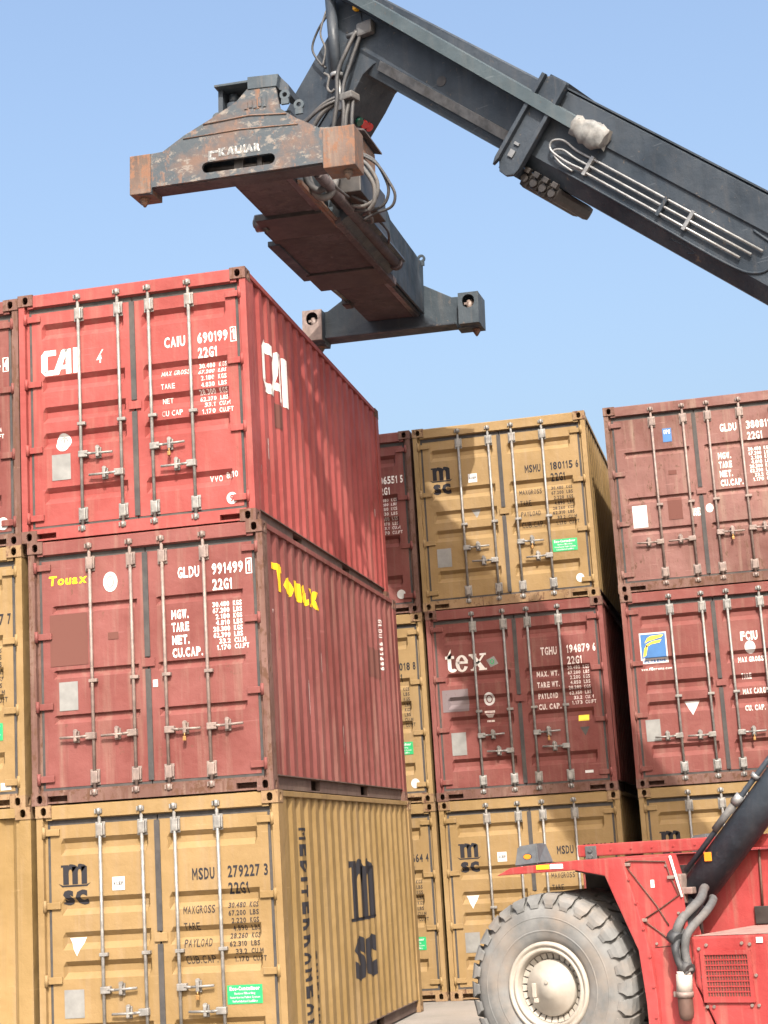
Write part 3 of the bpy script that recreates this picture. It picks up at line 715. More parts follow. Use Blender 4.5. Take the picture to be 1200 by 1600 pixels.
mb = MB(); c0 = bq(-1.95, -.3605, -.08); mb.cyl(c0, c0+Vector((0, -.006, 0)), .062, n=20); part('access_hole_cover', mb, M['grease'], ib)
def strip_sec(s): return (.352-.028*(s+3.6), .215-.026*(s+3.6))
mb = MB(); A = []
for s in (-4.05, .12):
    t, b_ = strip_sec(s); A.append([mb.v(bq(s, v, q)) for v, q in ((-.60, t), (-.47, t+.02), (-.47, b_), (-.60, b_))])
for k in range(4): mb.bm.faces.new((A[0][k], A[0][(k+1) % 4], A[1][(k+1) % 4], A[1][k]))
mb.bm.faces.new(A[0]); mb.bm.faces.new(A[1]); part('hose_tray', mb, M['boomlt'], rs)
part('hose_tray_lip', bsweep([(-.47, .40), (-.37, .40), (-.37, .19), (-.47, .19)], -3.9, -.55), M['boom'], ib)
# canvas wrap: a lumpy sleeve round the end of the tray
mb = MB(); random.seed(3); rings = []
for i in range(9):
    s = .08+i*.055; t, b_ = strip_sec(.1); cq = (t+b_)/2-.01; ring_ = []
    for k in range(14):
        a = 2*math.pi*k/14; rr = 1+random.uniform(-.22, .22); ring_.append(mb.v(bq(s+random.uniform(-.015, .015), -.545+.070*rr*math.cos(a), cq+.105*rr*math.sin(a)*(1.25 if 2 < i < 7 else 1))))
    rings.append(ring_)
for a_, b_ in zip(rings, rings[1:]):
    for k in range(14): mb.bm.faces.new((a_[k], a_[(k+1) % 14], b_[(k+1) % 14], b_[k])).smooth = True
mb.bm.faces.new(rings[0]); mb.bm.faces.new(rings[-1]); part('canvas_wrap', mb, M['canvas'], rs)
# collar at the mouth of the main boom
col = part('boom_collar', bplate([(-.60, .47), (-.50, .52), (-.30, .52), (-.27, .47), (-.27, -.50), (-.33, -.60), (-.40, -.64), (-.50, -.63), (-.60, -.50)], -.53, -.475, .01), M['boom'], rs)
part('collar_plate', bplate([(-.60, .47), (-.27, .47), (-.27, -.50), (-.40, -.62), (-.50, -.62), (-.60, -.50)], .475, .53), M['boom'], col)
for s in (-.61, -.30): part('collar_flange', bplate([(s, .50), (s+.05, .50), (s+.05, -.52), (s+.025, -.60), (s, -.52)], -.585, -.53, .006), M['boom'], col)
part('collar_top', bbox(-.58, -.30, -.47, .47, .487, .53, .006), M['boom'], col)
part('collar_bottom', bbox(-.58, -.30, -.47, .47, -.60, -.47, .01), M['boom'], col)
mb = MB()
for q0, q1 in ((-.44, -.36), (-.30, -.27)): mb.box(-.50, -.43, -.548, -.532, q0, q1)
for v in mb.bm.verts: v.co = bq(v.co.x, v.co.y, v.co.z)
part('wear_pad_bracket', mb, M['pipe'], col)
for i in range(4):
    s = -.30+i*.135
    mb = MB(); mb.box(s, s+.12, -.40, .40, -.655+.022*(i % 2), -.47, .05)
    for v in mb.bm.verts: v.co = bq(v.co.x, v.co.y, v.co.z)
    part('wear_pad', mb, M['grease'], boom)
    mb = MB(); mb.cyl((s+.06, -.43, -.56), (s+.06, -.39, -.56), .045, n=10); mb.box(s+.02, s+.10, -.455, -.40, -.50, -.44, .008)
    for v in mb.bm.verts: v.co = bq(v.co.x, v.co.y, v.co.z)
    part('pad_bolt', mb, M['grease'], boom)
# three pipes along the side with clips and a bent end
for i, q in enumerate((-.045, -.125, -.205)):
    v = -.475; e = 2.72-.09*i
    if i == 0: st = [bq(.42, v-.02, -.19), bq(.17, v-.03, -.20), bq(-.06, v-.03, -.17), bq(-.10, v-.03, -.08), bq(.02, v-.02, -.02), bq(.20, v, q), bq(.45, v, q)]
    elif i == 1: st = [bq(.30, v, -.255), bq(.10, v-.02, -.235), bq(-.03, v-.02, -.17), bq(.06, v-.01, -.11), bq(.25, v, q), bq(.5, v, q)]
    else: st = [bq(.22, v, q-.02), bq(.4, v, q), bq(.6, v, q)]
    pts = spline(st, 6)+[bq(1.5, v, q), bq(e, v, q)]
    part('hydraulic_pipe', MB().tube(pts, .0135, 8), M['pipe'], boom)
for s in (.42, 1.45, 1.80):
    part('pipe_clip', bbox(s, s+.045, -.495, -.44, -.235, -.02, .006), M['pipe'] if s != 1.45 else M['boom'], boom)
mb = MB(); mb.tube(spline([bq(.1, -.45, -.30), bq(1.3, -.45, -.305), bq(2.45, -.45, -.315), bq(2.78, -.45, -.25), bq(2.88, -.45, -.10), bq(2.84, -.45, .04), bq(2.5, -.45, .09)], 8), .014, 6); part('weld_bead', mb, M['boom'], boom)
mb = MB(); mb.tube(spline([bq(1.7, -.39, -.37), bq(1.95, -.395, -.36), bq(2.02, -.38, -.38), bq(1.95, -.36, -.41)], 6), .008, 6); part('side_weld', mb, M['boom'], boom)
# nose: the head of the boom bends down to the rotator
nz = [(-3.02, 12.15), (-2.98, 11.62), (-3.58, 10.98), (-3.98, 10.55), (-3.98, 10.18), (-3.35, 10.12), (-2.78, 10.72), (-2.62, 10.92), (-2.46, 11.0), (-2.2, 11.0), (-2.2, 11.6)]
nose = part('boom_nose', MB().prism(nz, 'y', -.345, .345, .012), M['boom'], rs)
part('nose_side_plate', MB().prism([(-3.0, 12.1), (-2.985, 11.63), (-3.575, 11.0), (-3.9, 10.62), (-3.9, 10.3), (-3.45, 10.3), (-2.95, 10.80), (-2.70, 11.12), (-2.55, 11.45), (-2.6, 11.9)], 'y', -.372, -.347), M['boom'], nose)
for i, (u, v, z, k) in enumerate(((-2.93, -.02, 10.54, 'greenlens'), (-2.93, .08, 10.54, 'redlens'), (-2.93, .18, 10.54, 'redlens'))):
    nrm = Vector((.66, 0, -.75)).normalized(); c = Vector((u, v, z))
    mb = MB(); mb.cyl(c-nrm*.01, c+nrm*.03, .052, n=16); part('signal_lamp', mb, M[k], nose)
mb = MB(); mb.box(-2.6, -2.38, -.46, -.36, 11.35, 11.52, .03); mb.cyl((-2.75, -.42, 11.42), (-2.58, -.42, 11.42), .03); part('valve_block', mb, M['dark'], nose)
mb = MB(); mb.box(-2.64, -2.58, -.45, -.37, 11.71, 11.77, .02); part('pipe_fitting', mb, M['refly'], nose)
cy = part('damping_cylinder', MB().cyl((-2.93, -.47, 11.95), (-2.90, -.47, 10.93), .066, n=16), M['boom'], rs)
part('cylinder_gland', MB().cyl((-2.90, -.47, 10.98), (-2.90, -.47, 10.93), .075, n=16), M['pipe'], cy)
part('cylinder_rod', MB().cyl((-2.90, -.47, 10.93), (-2.86, -.46, 10.55), .034, n=12), M['pipe'], cy)
part('rod_eye', MB().cyl((-2.86, -.52, 10.55), (-2.86, -.38, 10.55), .06, n=14), M['steel'], cy)
random.seed(11)
for k, (st, r, mt) in enumerate((
    ([(-2.62, -.42, 11.45), (-2.72, -.5, 11.2), (-2.85, -.52, 10.95), (-2.88, -.53, 10.6), (-3.0, -.5, 10.2), (-3.15, -.45, 9.9)], .026, 'hose'),
    ([(-2.55, -.42, 11.4), (-2.70, -.46, 11.05), (-2.80, -.5, 10.75), (-2.80, -.52, 10.4), (-2.9, -.5, 10.0), (-3.05, -.45, 9.75)], .024, 'hose'),
    ([(-2.78, -.40, 10.72), (-3.0, -.55, 10.63), (-3.25, -.6, 10.48), (-3.5, -.6, 10.38), (-3.7, -.55, 10.33)], .022, 'hose'),
    ([(-2.74, -.40, 10.68), (-3.0, -.6, 10.56), (-3.3, -.62, 10.42), (-3.6, -.6, 10.26), (-3.75, -.55, 10.15)], .020, 'hose'),
    ([(-2.8, -.42, 10.66), (-3.05, -.58, 10.5), (-3.3, -.6, 10.2), (-3.45, -.55, 9.95)], .030, 'hose'),
    ([(-2.74, -.44, 10.64), (-2.78, -.5, 10.4), (-2.82, -.5, 10.1), (-2.95, -.45, 9.8)], .026, 'hose'),
    ([(-2.70, -.44, 10.64), (-2.70, -.5, 10.35), (-2.74, -.48, 10.05), (-2.85, -.45, 9.8)], .022, 'hose'),
    ([(-2.95, -.5, 11.75), (-3.12, -.48, 11.62), (-3.24, -.46, 11.42), (-3.16, -.44, 11.22), (-3.07, -.44, 11.12)], .014, 'hose'),
    ([(-2.98, -.5, 11.8), (-3.08, -.5, 11.55), (-3.05, -.46, 11.35), (-3.10, -.46, 11.15)], .012, 'hosel'),
    ([(-3.1, -.44, 11.06), (-3.02, -.46, 10.98), (-3.05, -.46, 10.85), (-3.0, -.46, 10.78), (-2.95, -.46, 10.8)], .016, 'hosel'))):
    part('hydraulic_hose', MB().tube(spline(st, 7), r, 8), M[mt], rs)
part('hose_clamp', MB().box(-2.84, -2.66, -.54, -.36, 10.59, 10.68, .02), M['hosel'], rs)
rot = part('rotator', MB().cyl((-3.46, 0, 10.2), (-3.46, 0, 9.72), .34, n=32), M['grease'], rs)
part('rotator_yoke', MB().box(-3.75, -3.15, -.30, .30, 9.95, 10.3, .03), M['boom'], rs)
part('rotator_ring', MB().cyl((-3.46, 0, 9.80), (-3.46, 0, 9.70), .45, n=36), M['steel'], rs)
# --- lift cylinders
def lift(sv):
    a = Vector((.86, sv*1.03, 1.33)); d = Vector((.67, -sv*.10, .74)).normalized()
    c = part('lift_cylinder', MB().cyl(a, a+d*3.1, .158, n=28), M['boom'], rs)
    part('cylinder_cap', MB().cyl(a-d*.05, a+d*.10, .172, n=28), M['boom'], c)
    part('cylinder_rod', MB().cyl(a+d*3.1, a+d*5.0, .10, n=20), M['pipe'], c)
    mb = MB(); p = a-d*.22; mb.cyl(p-Vector((0, .14, 0)), p+Vector((0, .14, 0)), .15, n=20); mb.cyl(p, a+d*.02, .11, n=16); part('cylinder_eye', mb, M['steel'], c)
    side = Vector((-.74, 0, .67)); o = side*.16+Vector((0, -.12*1 if sv < 0 else .12, 0))
    if sv < 0:
        part('pressure_pipe', MB().tube([a+d*.25+o, a+d*1.05+o, a+d*1.2+o*1.02, a+d*3.0+o], .026, 10), M['boom'], c)
        part('pipe_sleeve', MB().cyl(a+d*.72+o*1.05, a+d*1.02+o*1.05, .036, n=12), M['hosel'], c)
        part('pipe_sleeve', MB().cyl(a+d*1.02+o*1.05, a+d*1.12+o*1.05, .045, n=12), M['pipe'], c)
        for t in (1.32, 1.75): part('pipe_clamp', MB().box(*[f(k) for k in () for f in ()]) if False else MB().cyl(a+d*t+o*1.05, a+d*(t+.04)+o*1.05, .042, n=10), M['pipe'], c)
        mb = MB(); q = a+d*.52+Vector((-.05, -.172, .03)); mb.box(q.x-.035, q.x+.035, q.y-.012, q.y, q.z-.04, q.z+.04, .004); part('amber_tag', mb, M['amber'], c)
        mb = MB(); q = a+d*.17; mb.box(q.x-.13, q.x+.05, q.y-.26, q.y-.16, q.z-.03, q.z+.03, .01); mb.box(q.x-.17, q.x-.05, q.y-.25, q.y-.12, q.z-.02, q.z+.15, .015); mb.box(q.x-.10, q.x-.03, q.y-.28, q.y-.18, q.z-.11, q.z-.02, .01); part('port_block', mb, M['zincp'], c)
lift(-1); lift(1)
# --- chassis and bodywork
ch = part('chassis', MB().box(-.38, 6.6, -.70, .70, .45, 1.775, .02), M['mred'], rs)
part('deck_rail', MB().box(-.36, 3.3, -.80, -.55, 1.80, 1.915, .012), M['mred'], rs)
part('deck_rail', MB().box(-.36, 3.3, .55, .80, 1.80, 1.915, .012), M['mred'], rs)
mb = MB(); mb.box(-.27, -.15, -.815, -.80, 1.765, 1.90, .006); mb.cyl((-.21, -.83, 1.86), (-.21, -.81, 1.86), .022); mb.cyl((-.21, -.83, 1.80), (-.21, -.81, 1.80), .022); part('rail_bracket', mb, M['dark'], rs)
part('front_axle', MB().cyl((-.06, -1.9, .69), (-.06, 1.9, .69), .26, n=24), M['grease'], rs)
FEND = [(-.50, 1.685), (-.35, 1.75), (.30, 1.785), (.775, 1.785), (.80, 1.68), (.885, 1.36), (.97, 1.0), (1.005, .6), (1.005, .2), (.905, .2), (.90, .57), (.865, 1.0), (.68, 1.44), (.60, 1.64), (.30, 1.70)]
for s in (-1, 1):
    fd = part('fender', MB().prism(FEND, 'y', s*2.12, s*1.0, .008), M['mred'], rs)
    part('inner_fender', MB().prism([(.28, 1.695), (.595, 1.636), (.675, 1.44), (.86, 1.0), (.895, .57), (.895, .2), (.885, .2), (.885, .57), (.85, 1.0), (.665, 1.44), (.588, 1.628), (.28, 1.685)], 'y', s*2.06, s*1.0), M['grease'], fd)
    part('inner_arch_plate', MB().box(-.2, .95, min(s*.98, s*.94), max(s*.98, s*.94), .4, 1.68), M['grease'], fd)
    for a, k in ((-.075, 'refly'), (.065, 'reflw')): part('reflector', MB().box(a, a+.13, min(s*2.121, s*2.126), max(s*2.121, s*2.126), 1.722, 1.762), M[k], fd)
    lamp = MB(); y0, y1 = (-2.07, -1.77) if s < 0 else (1.77, 2.07); yo, yi = (y0, y1) if s < 0 else (y1, y0)
    B = [(-.335, yo, 1.757), (-.085, yo, 1.772), (-.085, yi, 1.772), (-.335, yi, 1.757)]; Tt = [(-.320, yo-s*.05, 1.935), (-.12, yo-s*.06, 1.955), (-.16, yi, 1.955), (-.320, yi, 1.94)]
    vs = [lamp.v(q) for q in B+Tt]
    for f in ((0, 1, 2, 3), (4, 5, 6, 7), (0, 1, 5, 4), (1, 2, 6, 5), (2, 3, 7, 6), (3, 0, 4, 7)): lamp.bm.faces.new([vs[i] for i in f])
    bmesh.ops.bevel(lamp.bm, geom=lamp.bm.edges[:], offset=.012, segments=2, affect='EDGES')
    lh = part('lamp_housing', lamp, M['dark'], rs)
    mb = MB(); mb.cyl((-.20, yo-s*.012, 1.84), (-.20, yo-s*.07, 1.84), .022, n=16)
    for v in mb.bm.verts: v.co.x = -.20+(v.co.x+.20)*1.7
    part('indicator_lamp', mb, M['amber'], lh)
    mb = MB(); mb.cyl((-.20, yo-s*.018, 1.84), (-.20, yo-s*.06, 1.84), .028, n=16)
    for v in mb.bm.verts: v.co.x = -.20+(v.co.x+.20)*1.6
    part('lamp_bezel', mb, M['grease'], lh)
SP = [(.79, 1.775), (1.215, 1.775), (1.295, 1.43), (1.315, 1.10), (1.33, .72), (1.45, .44), (1.56, .16), (1.0, .16), (1.0, .6), (.965, 1.0), (.88, 1.36), (.80, 1.66)]
for s in (-1, 1):
    sp = part('side_panel', MB().prism(SP, 'y', s*2.065, s*2.03, .004), M['mred'], rs)
    bx = MB(); BX = [(1.345, 1.10), (3.2, 1.12), (3.2, .16), (1.585, .16), (1.475, .44), (1.355, .72)]
    bx.prism(BX, 'y', s*2.075, s*.75, .02); sb = part('side_box', bx, M['mred'], rs)
    if s < 0:
        part('grille_back', MB().box(1.45, 1.845, -2.081, -2.0755, .595, .955), M['wire'], sb)
        mb = MB()
        for i in range(17): u = 1.452+i*.0242; mb.box(u, u+.0075, -2.088, -2.0815, .60, .95)
        for i in range(9): z = .602+i*.043; mb.box(1.45, 1.845, -2.0905, -2.0885, z, z+.011)
        g = part('grille_mesh', mb, M['mred'], sb); g['kind'] = 'stuff'
        part('grille_frame', MB().plate(rect(1.42, 1.875, .565, .985), [rect(1.455, 1.84, .603, .95)], 'y', -2.096, -2.076), M['mred'], sb)
        for u, z in ((1.41, 1.00), (1.48, 1.03), (1.80, 1.04), (1.87, 1.03), (1.425, .77), (1.90, .78), (1.44, .53), (1.50, .53), (1.84, .54), (1.90, .54)):
            part('bolt_head', MB().cyl((u, -2.076, z), (u, -2.09, z), .014, n=8), M['zincp'], sb)
        part('white_tag', MB().box(1.93, 1.985, -2.084, -2.0755, 1.04, 1.085), M['reflw'], sb)
        part('box_top_dust', MB().prism([(1.36, 1.1035), (3.19, 1.1235), (3.19, 1.127), (1.36, 1.107)], 'y', -2.06, -.76), M['reddust'], sb)
        for st in ([(.78, -2.072, 1.74), (.83, -2.075, 1.755), (1.17, -2.075, 1.735), (1.20, -2.075, 1.62), (1.27, -2.075, 1.45), (1.10, -2.075, 1.35), (.91, -2.075, 1.25)], [(.80, -2.072, 1.70), (1.05, -2.072, 1.37), (1.15, -2.072, 1.20)], [(.91, -2.075, 1.25), (1.04, -2.072, 1.16), (1.14, -2.072, 1.08)]):
            part('earth_wire', MB().tube(st, .006, 6), M['wire'], sp)
        for u, z in ((.80, 1.725), (.915, 1.25), (1.205, 1.60)): part('wire_clip', MB().box(u-.025, u+.035, -2.09, -2.066, z-.014, z+.014, .004), M['zincp'], sp)
        for u, z in ((.835, 1.60), (.885, 1.40), (.935, 1.18), (.975, .95), (.985, .70), (.985, .45)): part('bolt_head', MB().cyl((u, -2.12, z), (u, -2.132, z), .012, n=8), M['mred'], fd)
        for u, z in ((1.17, 1.70), (1.02, 1.05), (1.02, .35), (1.18, .35), (1.25, 1.30)): part('bolt_head', MB().cyl((u, -2.065, z), (u, -2.078, z), .012, n=8), M['zincp'], sp)
        part('panel_seam', MB().tube([(1.0, -2.066, 1.02), (1.2, -2.066, 1.03)], .004, 6), M['wire'], sp)
        part('chipped_patch', MB().box(1.01, 1.045, -2.068, -2.0655, 1.52, 1.585), M['reflw'], sp)
        for i in range(8): part('bolt_head', MB().cyl((.0+.22*i, -.80, 1.857), (.0+.22*i, -.808, 1.857), .01, n=8), M['mred'], rs)
        part('edge_trim', MB().tube([(1.215, -2.07, 1.78), (1.255, -2.07, 1.60), (1.295, -2.07, 1.43)], .012, 6), M['reflw'], sp)
part('fuse_cover', MB().box(1.37, 1.52, -.73, -.701, 1.115, 1.275, .008), M['grease'], rs)
part('conduit', MB().tube([(1.47, -.715, 1.78), (1.46, -.715, 1.5), (1.45, -.715, 1.28)], .012, 6), M['wire'], rs)
for st, r, mt in (([(1.12, -1.20, 1.47), (1.22, -1.45, 1.47), (1.33, -1.8, 1.39), (1.28, -2.10, 1.24), (1.225, -2.13, 1.08), (1.235, -2.13, .94), (1.28, -2.13, .82)], .040, 'hosel'),
                  ([(1.19, -1.22, 1.38), (1.32, -1.5, 1.37), (1.40, -1.85, 1.29), (1.345, -2.12, 1.14), (1.31, -2.14, 1.0), (1.32, -2.14, .90), (1.335, -2.14, .82)], .036, 'hosel'),
                  ([(1.15, -1.3, 1.40), (1.28, -1.8, 1.30), (1.25, -2.16, 1.06), (1.255, -2.18, .92), (1.32, -2.17, .80)], .03, 'hose')):
    part('hydraulic_hose', MB().tube(spline(st, 8), r, 10), M[mt], rs)
for q, n_ in (((1.225, -2.13, 1.10), 0), ((1.30, -2.13, .85), 1)):
    part('hose_collar', MB().cyl((q[0]-.03, q[1], q[2]+.02), (q[0]+.045, q[1]-.03, q[2]-.02), .062, n=12), M['hose'], rs)
cn = part('filter_canister', MB().cyl((1.285, -2.15, .80), (1.275, -2.15, .64), .068, n=18), M['cream'], rs)
part('canister_lid', MB().cyl((1.285, -2.15, .825), (1.285, -2.15, .80), .06, n=18), M['reflw'], cn)
part('canister_strap', MB().cyl((1.277, -2.15, .66), (1.275, -2.15, .615), .074, n=18), M['zincp'], cn)
part('canister_bracket', MB().box(1.17, 1.23, -2.15, -2.066, .615, .66, .006), M['zincp'], cn)
mb = MB(); mb.lathe([(.0, -.0), (.03, .0), (.055, .02), (.064, .06), (.064, .16), (.064, .2)], (0, 0, 0), 18)
for v in mb.bm.verts: v.co = Vector((1.275+v.co.x, -2.15+v.co.z, .425+v.co.y))
part('canister_bowl', mb, M['brown'], cn)
# --- wheels
def wheel_meshes(width):
    R0 = .795; t = MB()
    prof = [(.385, .035), (.40, .0), (.45, -.03), (.56, -.045), (.67, -.032), (.725, .0), (.76, .045), (.80, .10), (.807, width/2), (.80, width-.10), (.72, width-.01), (.56, width+.03), (.40, width), (.385, width-.03)]
    t.lathe(prof, (0, 0, 0), 96)
    n = 30
    for side in (0, 1):
        for i in range(n):
            a = 2*math.pi*(i+.5*side)/n; half = 2*math.pi/n*.39
            sec = [(.70, -.026), (.73, -.026), (.775, -.014), (.812, .022), (.823, .07), (.826, width*.56), (.76, width*.56), (.75, .06), (.72, .01)]
            A, B = [], []
            for r, y in sec:
                k = 1.0 if r > .74 else .62
                sk = .07*max(0, y)/width*2
                for dst, sg in ((A, -1), (B, 1)):
                    th = a+sg*half*k*(1.08 if r < .815 else .92)+sk; yy = y if side == 0 else width-y
                    dst.append(t.v((r*math.cos(th), yy, r*math.sin(th))))
            m_ = len(sec)
            for k in range(m_): t.bm.faces.new((A[k], A[(k+1) % m_], B[(k+1) % m_], B[k]))
            t.bm.faces.new(A); t.bm.faces.new(B[::-1])
    for rr in (.50, .615):
        t.lathe([(rr-.008, -.044), (rr, -.050 if rr > .6 else -.048), (rr+.008, -.044)], (0, .006, 0), 96)
    tyre = t.mesh('tyre')
    r = MB(); r.lathe([(.405, .03), (.405, -.012), (.392, -.030), (.372, -.030), (.365, -.012), (.352, -.008), (.345, -.022), (.325, -.022), (.312, .0), (.305, .06), (.298, .14), (.27, .15), (.235, .15), (.0, .15)], (0, 0, 0), 72)
    rim = r.mesh('rim')
    h = MB(); h.lathe([(.248, .15), (.246, .05), (.238, .032), (.19, .028), (.186, .020), (.10, .012), (.095, .004), (.0, .0)], (0, 0, 0), 60)
    h.cyl((-.02, .008, .055), (-.02, -.012, .055), .016, n=10); h.box(-.175, -.135, -.004, .03, -.08, .045, .008); h.box(-.165, -.12, .0, .03, -.125, -.085, .006)
    hub = h.mesh('hub')
    b = MB(); n = 28
    for i in range(n):
        a = 2*math.pi*i/n; vs = []
        for r_, w, y in ((.250, .020, .075), (.300, .028, .055), (.300, .028, .15), (.250, .020, .15)):
            for sg in (-1, 1): vs.append(b.v((r_*math.cos(a)-sg*w*math.sin(a), y, r_*math.sin(a)+sg*w*math.cos(a))))
        for f in ((0, 1, 3, 2), (2, 3, 5, 4), (0, 2, 4, 6), (1, 7, 5, 3)): b.bm.faces.new([vs[k] for k in f])
    return tyre, rim, hub, b.mesh('rim_clamp')
TY, RI, HU, BO = wheel_meshes(.50)
def wheel(u, v, z, s):
    w = link('wheel', RI, M['rim'], rs, (u, v, z))
    if s > 0: w.rotation_euler = (0, 0, math.pi)
    link('tyre', TY, M['tyre'], w); link('hub', HU, M['rim'], w); c = link('rim_clamp', BO, M['rim'], w); c['kind'] = 'stuff'
wheel(-.06, -2.09, .69, -1); wheel(-.06, 2.09, .69, 1); wheel(-.06, -1.05, .69, 1); wheel(-.06, 1.05, .69, -1)
wheel(5.9, -1.75, .69, -1); wheel(5.9, 1.75, .69, 1)
# --- rear of the machine, outside the photograph
part('counterweight', MB().prism([(5.0, 1.6), (5.0, 1.2), (5.1, 1.62), (6.8, 1.62), (6.8, .55), (7.6, .65), (7.8, 1.2), (7.7, 2.3), (6.4, 2.4), (5.2, 2.1)], 'y', -1.9, 1.9, .03), M['mred'], rs)
for s in (-1, 1): part('boom_pivot_plate', MB().prism([(5.4, 1.7), (5.9, 4.1), (6.2, 4.35), (6.6, 4.2), (6.8, 1.7)], 'y', s*.52, s*.60, .01), M['mred'], rs)
cab = part('cab', MB().prism([(3.5, 1.78), (3.3, 2.3), (3.55, 3.45), (5.0, 3.45), (5.0, 1.78)], 'y', -.46, .46, .03), M['mred'], rs)
part('cab_window', MB().prism([(3.50, 2.25), (3.68, 3.3), (4.85, 3.3), (4.85, 2.25)], 'y', -.475, -.462), M['glass'], cab)
part('cab_window', MB().prism([(3.50, 2.25), (3.68, 3.3), (4.85, 3.3), (4.85, 2.25)], 'y', .462, .475), M['glass'], cab)

# ================================================================ SPREADER
M['spread'] = None
def scraped():
    m, nt, b = nt_new('scraped_spreader_paint')
    c = mix(nt, ramp(nt, noise(nt, 2.2, 6), .38, .52), (.105, .062, .045), (.034, .045, .055))
    c = mix(nt, ramp(nt, noise(nt, 5.5, 8, (1, 1, 1.6), .75), .53, .60), c, (.155, .135, .118))
    c = mix(nt, ramp(nt, noise(nt, 9, 8, (1.4, 1, .7), .75), .55, .62, 0, .9), c, (.12, .068, .048))
    nt.links.new(c, b.inputs['Base Color']); b.inputs['Roughness'].default_value = .65
    bump(nt, b, noise(nt, 12, 6), .4, .012); return m
M['spread'] = scraped()
M['rusty'] = paint('rusty_end_steel', (.135, .09, .072), .5, .6, .35, .75, .5, (.16, .085, .055))
M['under2'] = paint('dusty_brown_underside', (.075, .055, .058), .5, .5, .15, .8, .53, (.05, .042, .045))
M['slate'] = paint('slate_spreader_paint', (.036, .055, .072), .4, .3, .18, .55, .62, (.15, .115, .09))
sp = thing('container_spreader', 'scraped rusty and slate telescopic spreader hanging from the boom above the red container', 'spreader', (.085, 2.98, 9.0))
sp.rotation_euler = (0, R(1.9), R(-3.17))
FO = [(-1.21, -.31), (-.98, -.325), (-.97, -.255), (.87, -.245), (.88, -.30), (1.21, -.315), (1.21, .10), (.84, .13), (.60, .27), (.43, .40), (.385, .645), (.08, .66), (-.04, .54), (-.29, .41), (-.61, .26), (-.85, .115), (-1.21, .10)]
nf = part('end_frame', MB().plate(FO, [oval(-.025, -.125, .79, .115)], 'y', -2.98, -2.945), M['spread'], sp)
part('frame_back', MB().prism([(-1.19, -.25), (1.19, -.24), (1.19, .09), (.84, .11), (.58, .25), (.36, .38), (-.28, .38), (-.6, .24), (-.85, .10), (-1.19, .09)], 'y', -2.72, -2.70), M['slate'], nf)
part('frame_bottom', MB().box(-1.0, .89, -2.943, -2.72, -.262, -.237), M['under2'], nf)
mb = MB()
for a, b_ in (((-.85, .10), (-.6, .245)), ((-.6, .245), (-.28, .39)), ((.58, .255), (.83, .115)), ((.41, .39), (.58, .255))):
    d = Vector((b_[0]-a[0], b_[1]-a[1])); n = Vector((-d.y, d.x)).normalized()*.02
    mb.prism([a, b_, (b_[0]-n.x, b_[1]-n.y), (a[0]-n.x, a[1]-n.y)], 'y', -2.944, -2.70)
part('frame_top_plate', mb, M['spread'], nf)
for s in (-1, 1):
    a, b_ = (.88, 1.212) if s > 0 else (-1.212, -.98)
    part('corner_block', MB().box(a, b_, -2.995, -2.68, -.315, .108, .008), M['rusty'], nf)
    x = s*1.10; mb = MB(); mb.cyl((x, -2.86, -.31), (x, -2.86, -.35), .05, n=12); mb.cyl((x, -2.86, -.35), (x, -2.86, -.41), .05, .012, n=12); part('twistlock', mb, M['rusty'], nf)
mb = MB(); mb.cyl((-.40, -2.85, -.10), (.36, -2.85, -.13), .03); mb.box(-.1, .0, -2.9, -2.8, -.19, -.05); mb.box(.15, .2, -2.9, -2.8, -.19, -.05); part('lock_linkage', mb, M['grease'], nf)
# cross ribs and weld scars on the face of the frame
part('face_rib', MB().prism([(.17, .64), (.22, .64), (.21, .43), (.17, .43)], 'y', -2.985, -2.981), M['rusty'], nf)
mb = MB(); mb.tube([(-.40, -2.985, .345), (.10, -2.985, .37), (.50, -2.985, .33)], .008, 6); mb.tube([(-.62, -2.985, .22), (0, -2.985, .235), (.62, -2.985, .20)], .006, 6); part('weld_seam', mb, M['rusty'], nf)
for i in range(5): part('weld_rib', MB().box(.13+.0-.05*i+.12, .165-.05*i+.12, -2.99, -2.981, .44+.01*(i % 2), .56-.012*i), M['spread'], nf)
# maker's name and block mark, half scraped off
WP = worn_print('scraped_white_lettering', (.55, .54, .52), 1.2, (.06, .068, .075))
def flat_on(name, item, y, mat, parent):
    return drape(name, item, lambda x, z: Vector((x, y, z)), [], [], mat, parent)
flat_on('makers_lettering', join2d([box2(-.345, -.315, -.055, .045), box2(-.315, -.245, .018, .045), box2(-.315, -.265, -.055, -.03), T('KALMAR', -.235, .22, .062, .088, 2, 0, .05, False)]), -2.984, WP, nf)
# top guide of the near end
tp = part('guide_platform', MB().box(-.28, .10, -2.98, -2.2, .735, .76, .004), M['slate'], sp)
part('guide_box', MB().prism([(.09, .655), (.40, .645), (.42, .77), (.09, .785)], 'y', -2.99, -2.55), M['slate'], tp)
part('guide_box_side', MB().prism([(.42, .77), (.50, .68), (.50, .60), (.40, .64)], 'y', -2.9, -2.55), M['boom'], tp)
part('platform_leg', MB().box(-.265, -.215, -2.9, -2.5, .40, .735), M['boom'], tp)
mb = MB(); mb.cyl((-.13, -2.8, .36), (-.13, -2.8, .60), .075, n=14); mb.cyl((-.13, -2.8, .60), (-.13, -2.8, .70), .05, n=14); mb.box(-.05, .03, -2.8, -2.7, .5, .66, .01); part('lock_motor', mb, M['boom'], tp)
mb = MB(); mb.box(-.35, .45, -2.70, -2.2, .36, .50, .01); part('platform_base', mb, M['boom'], tp)
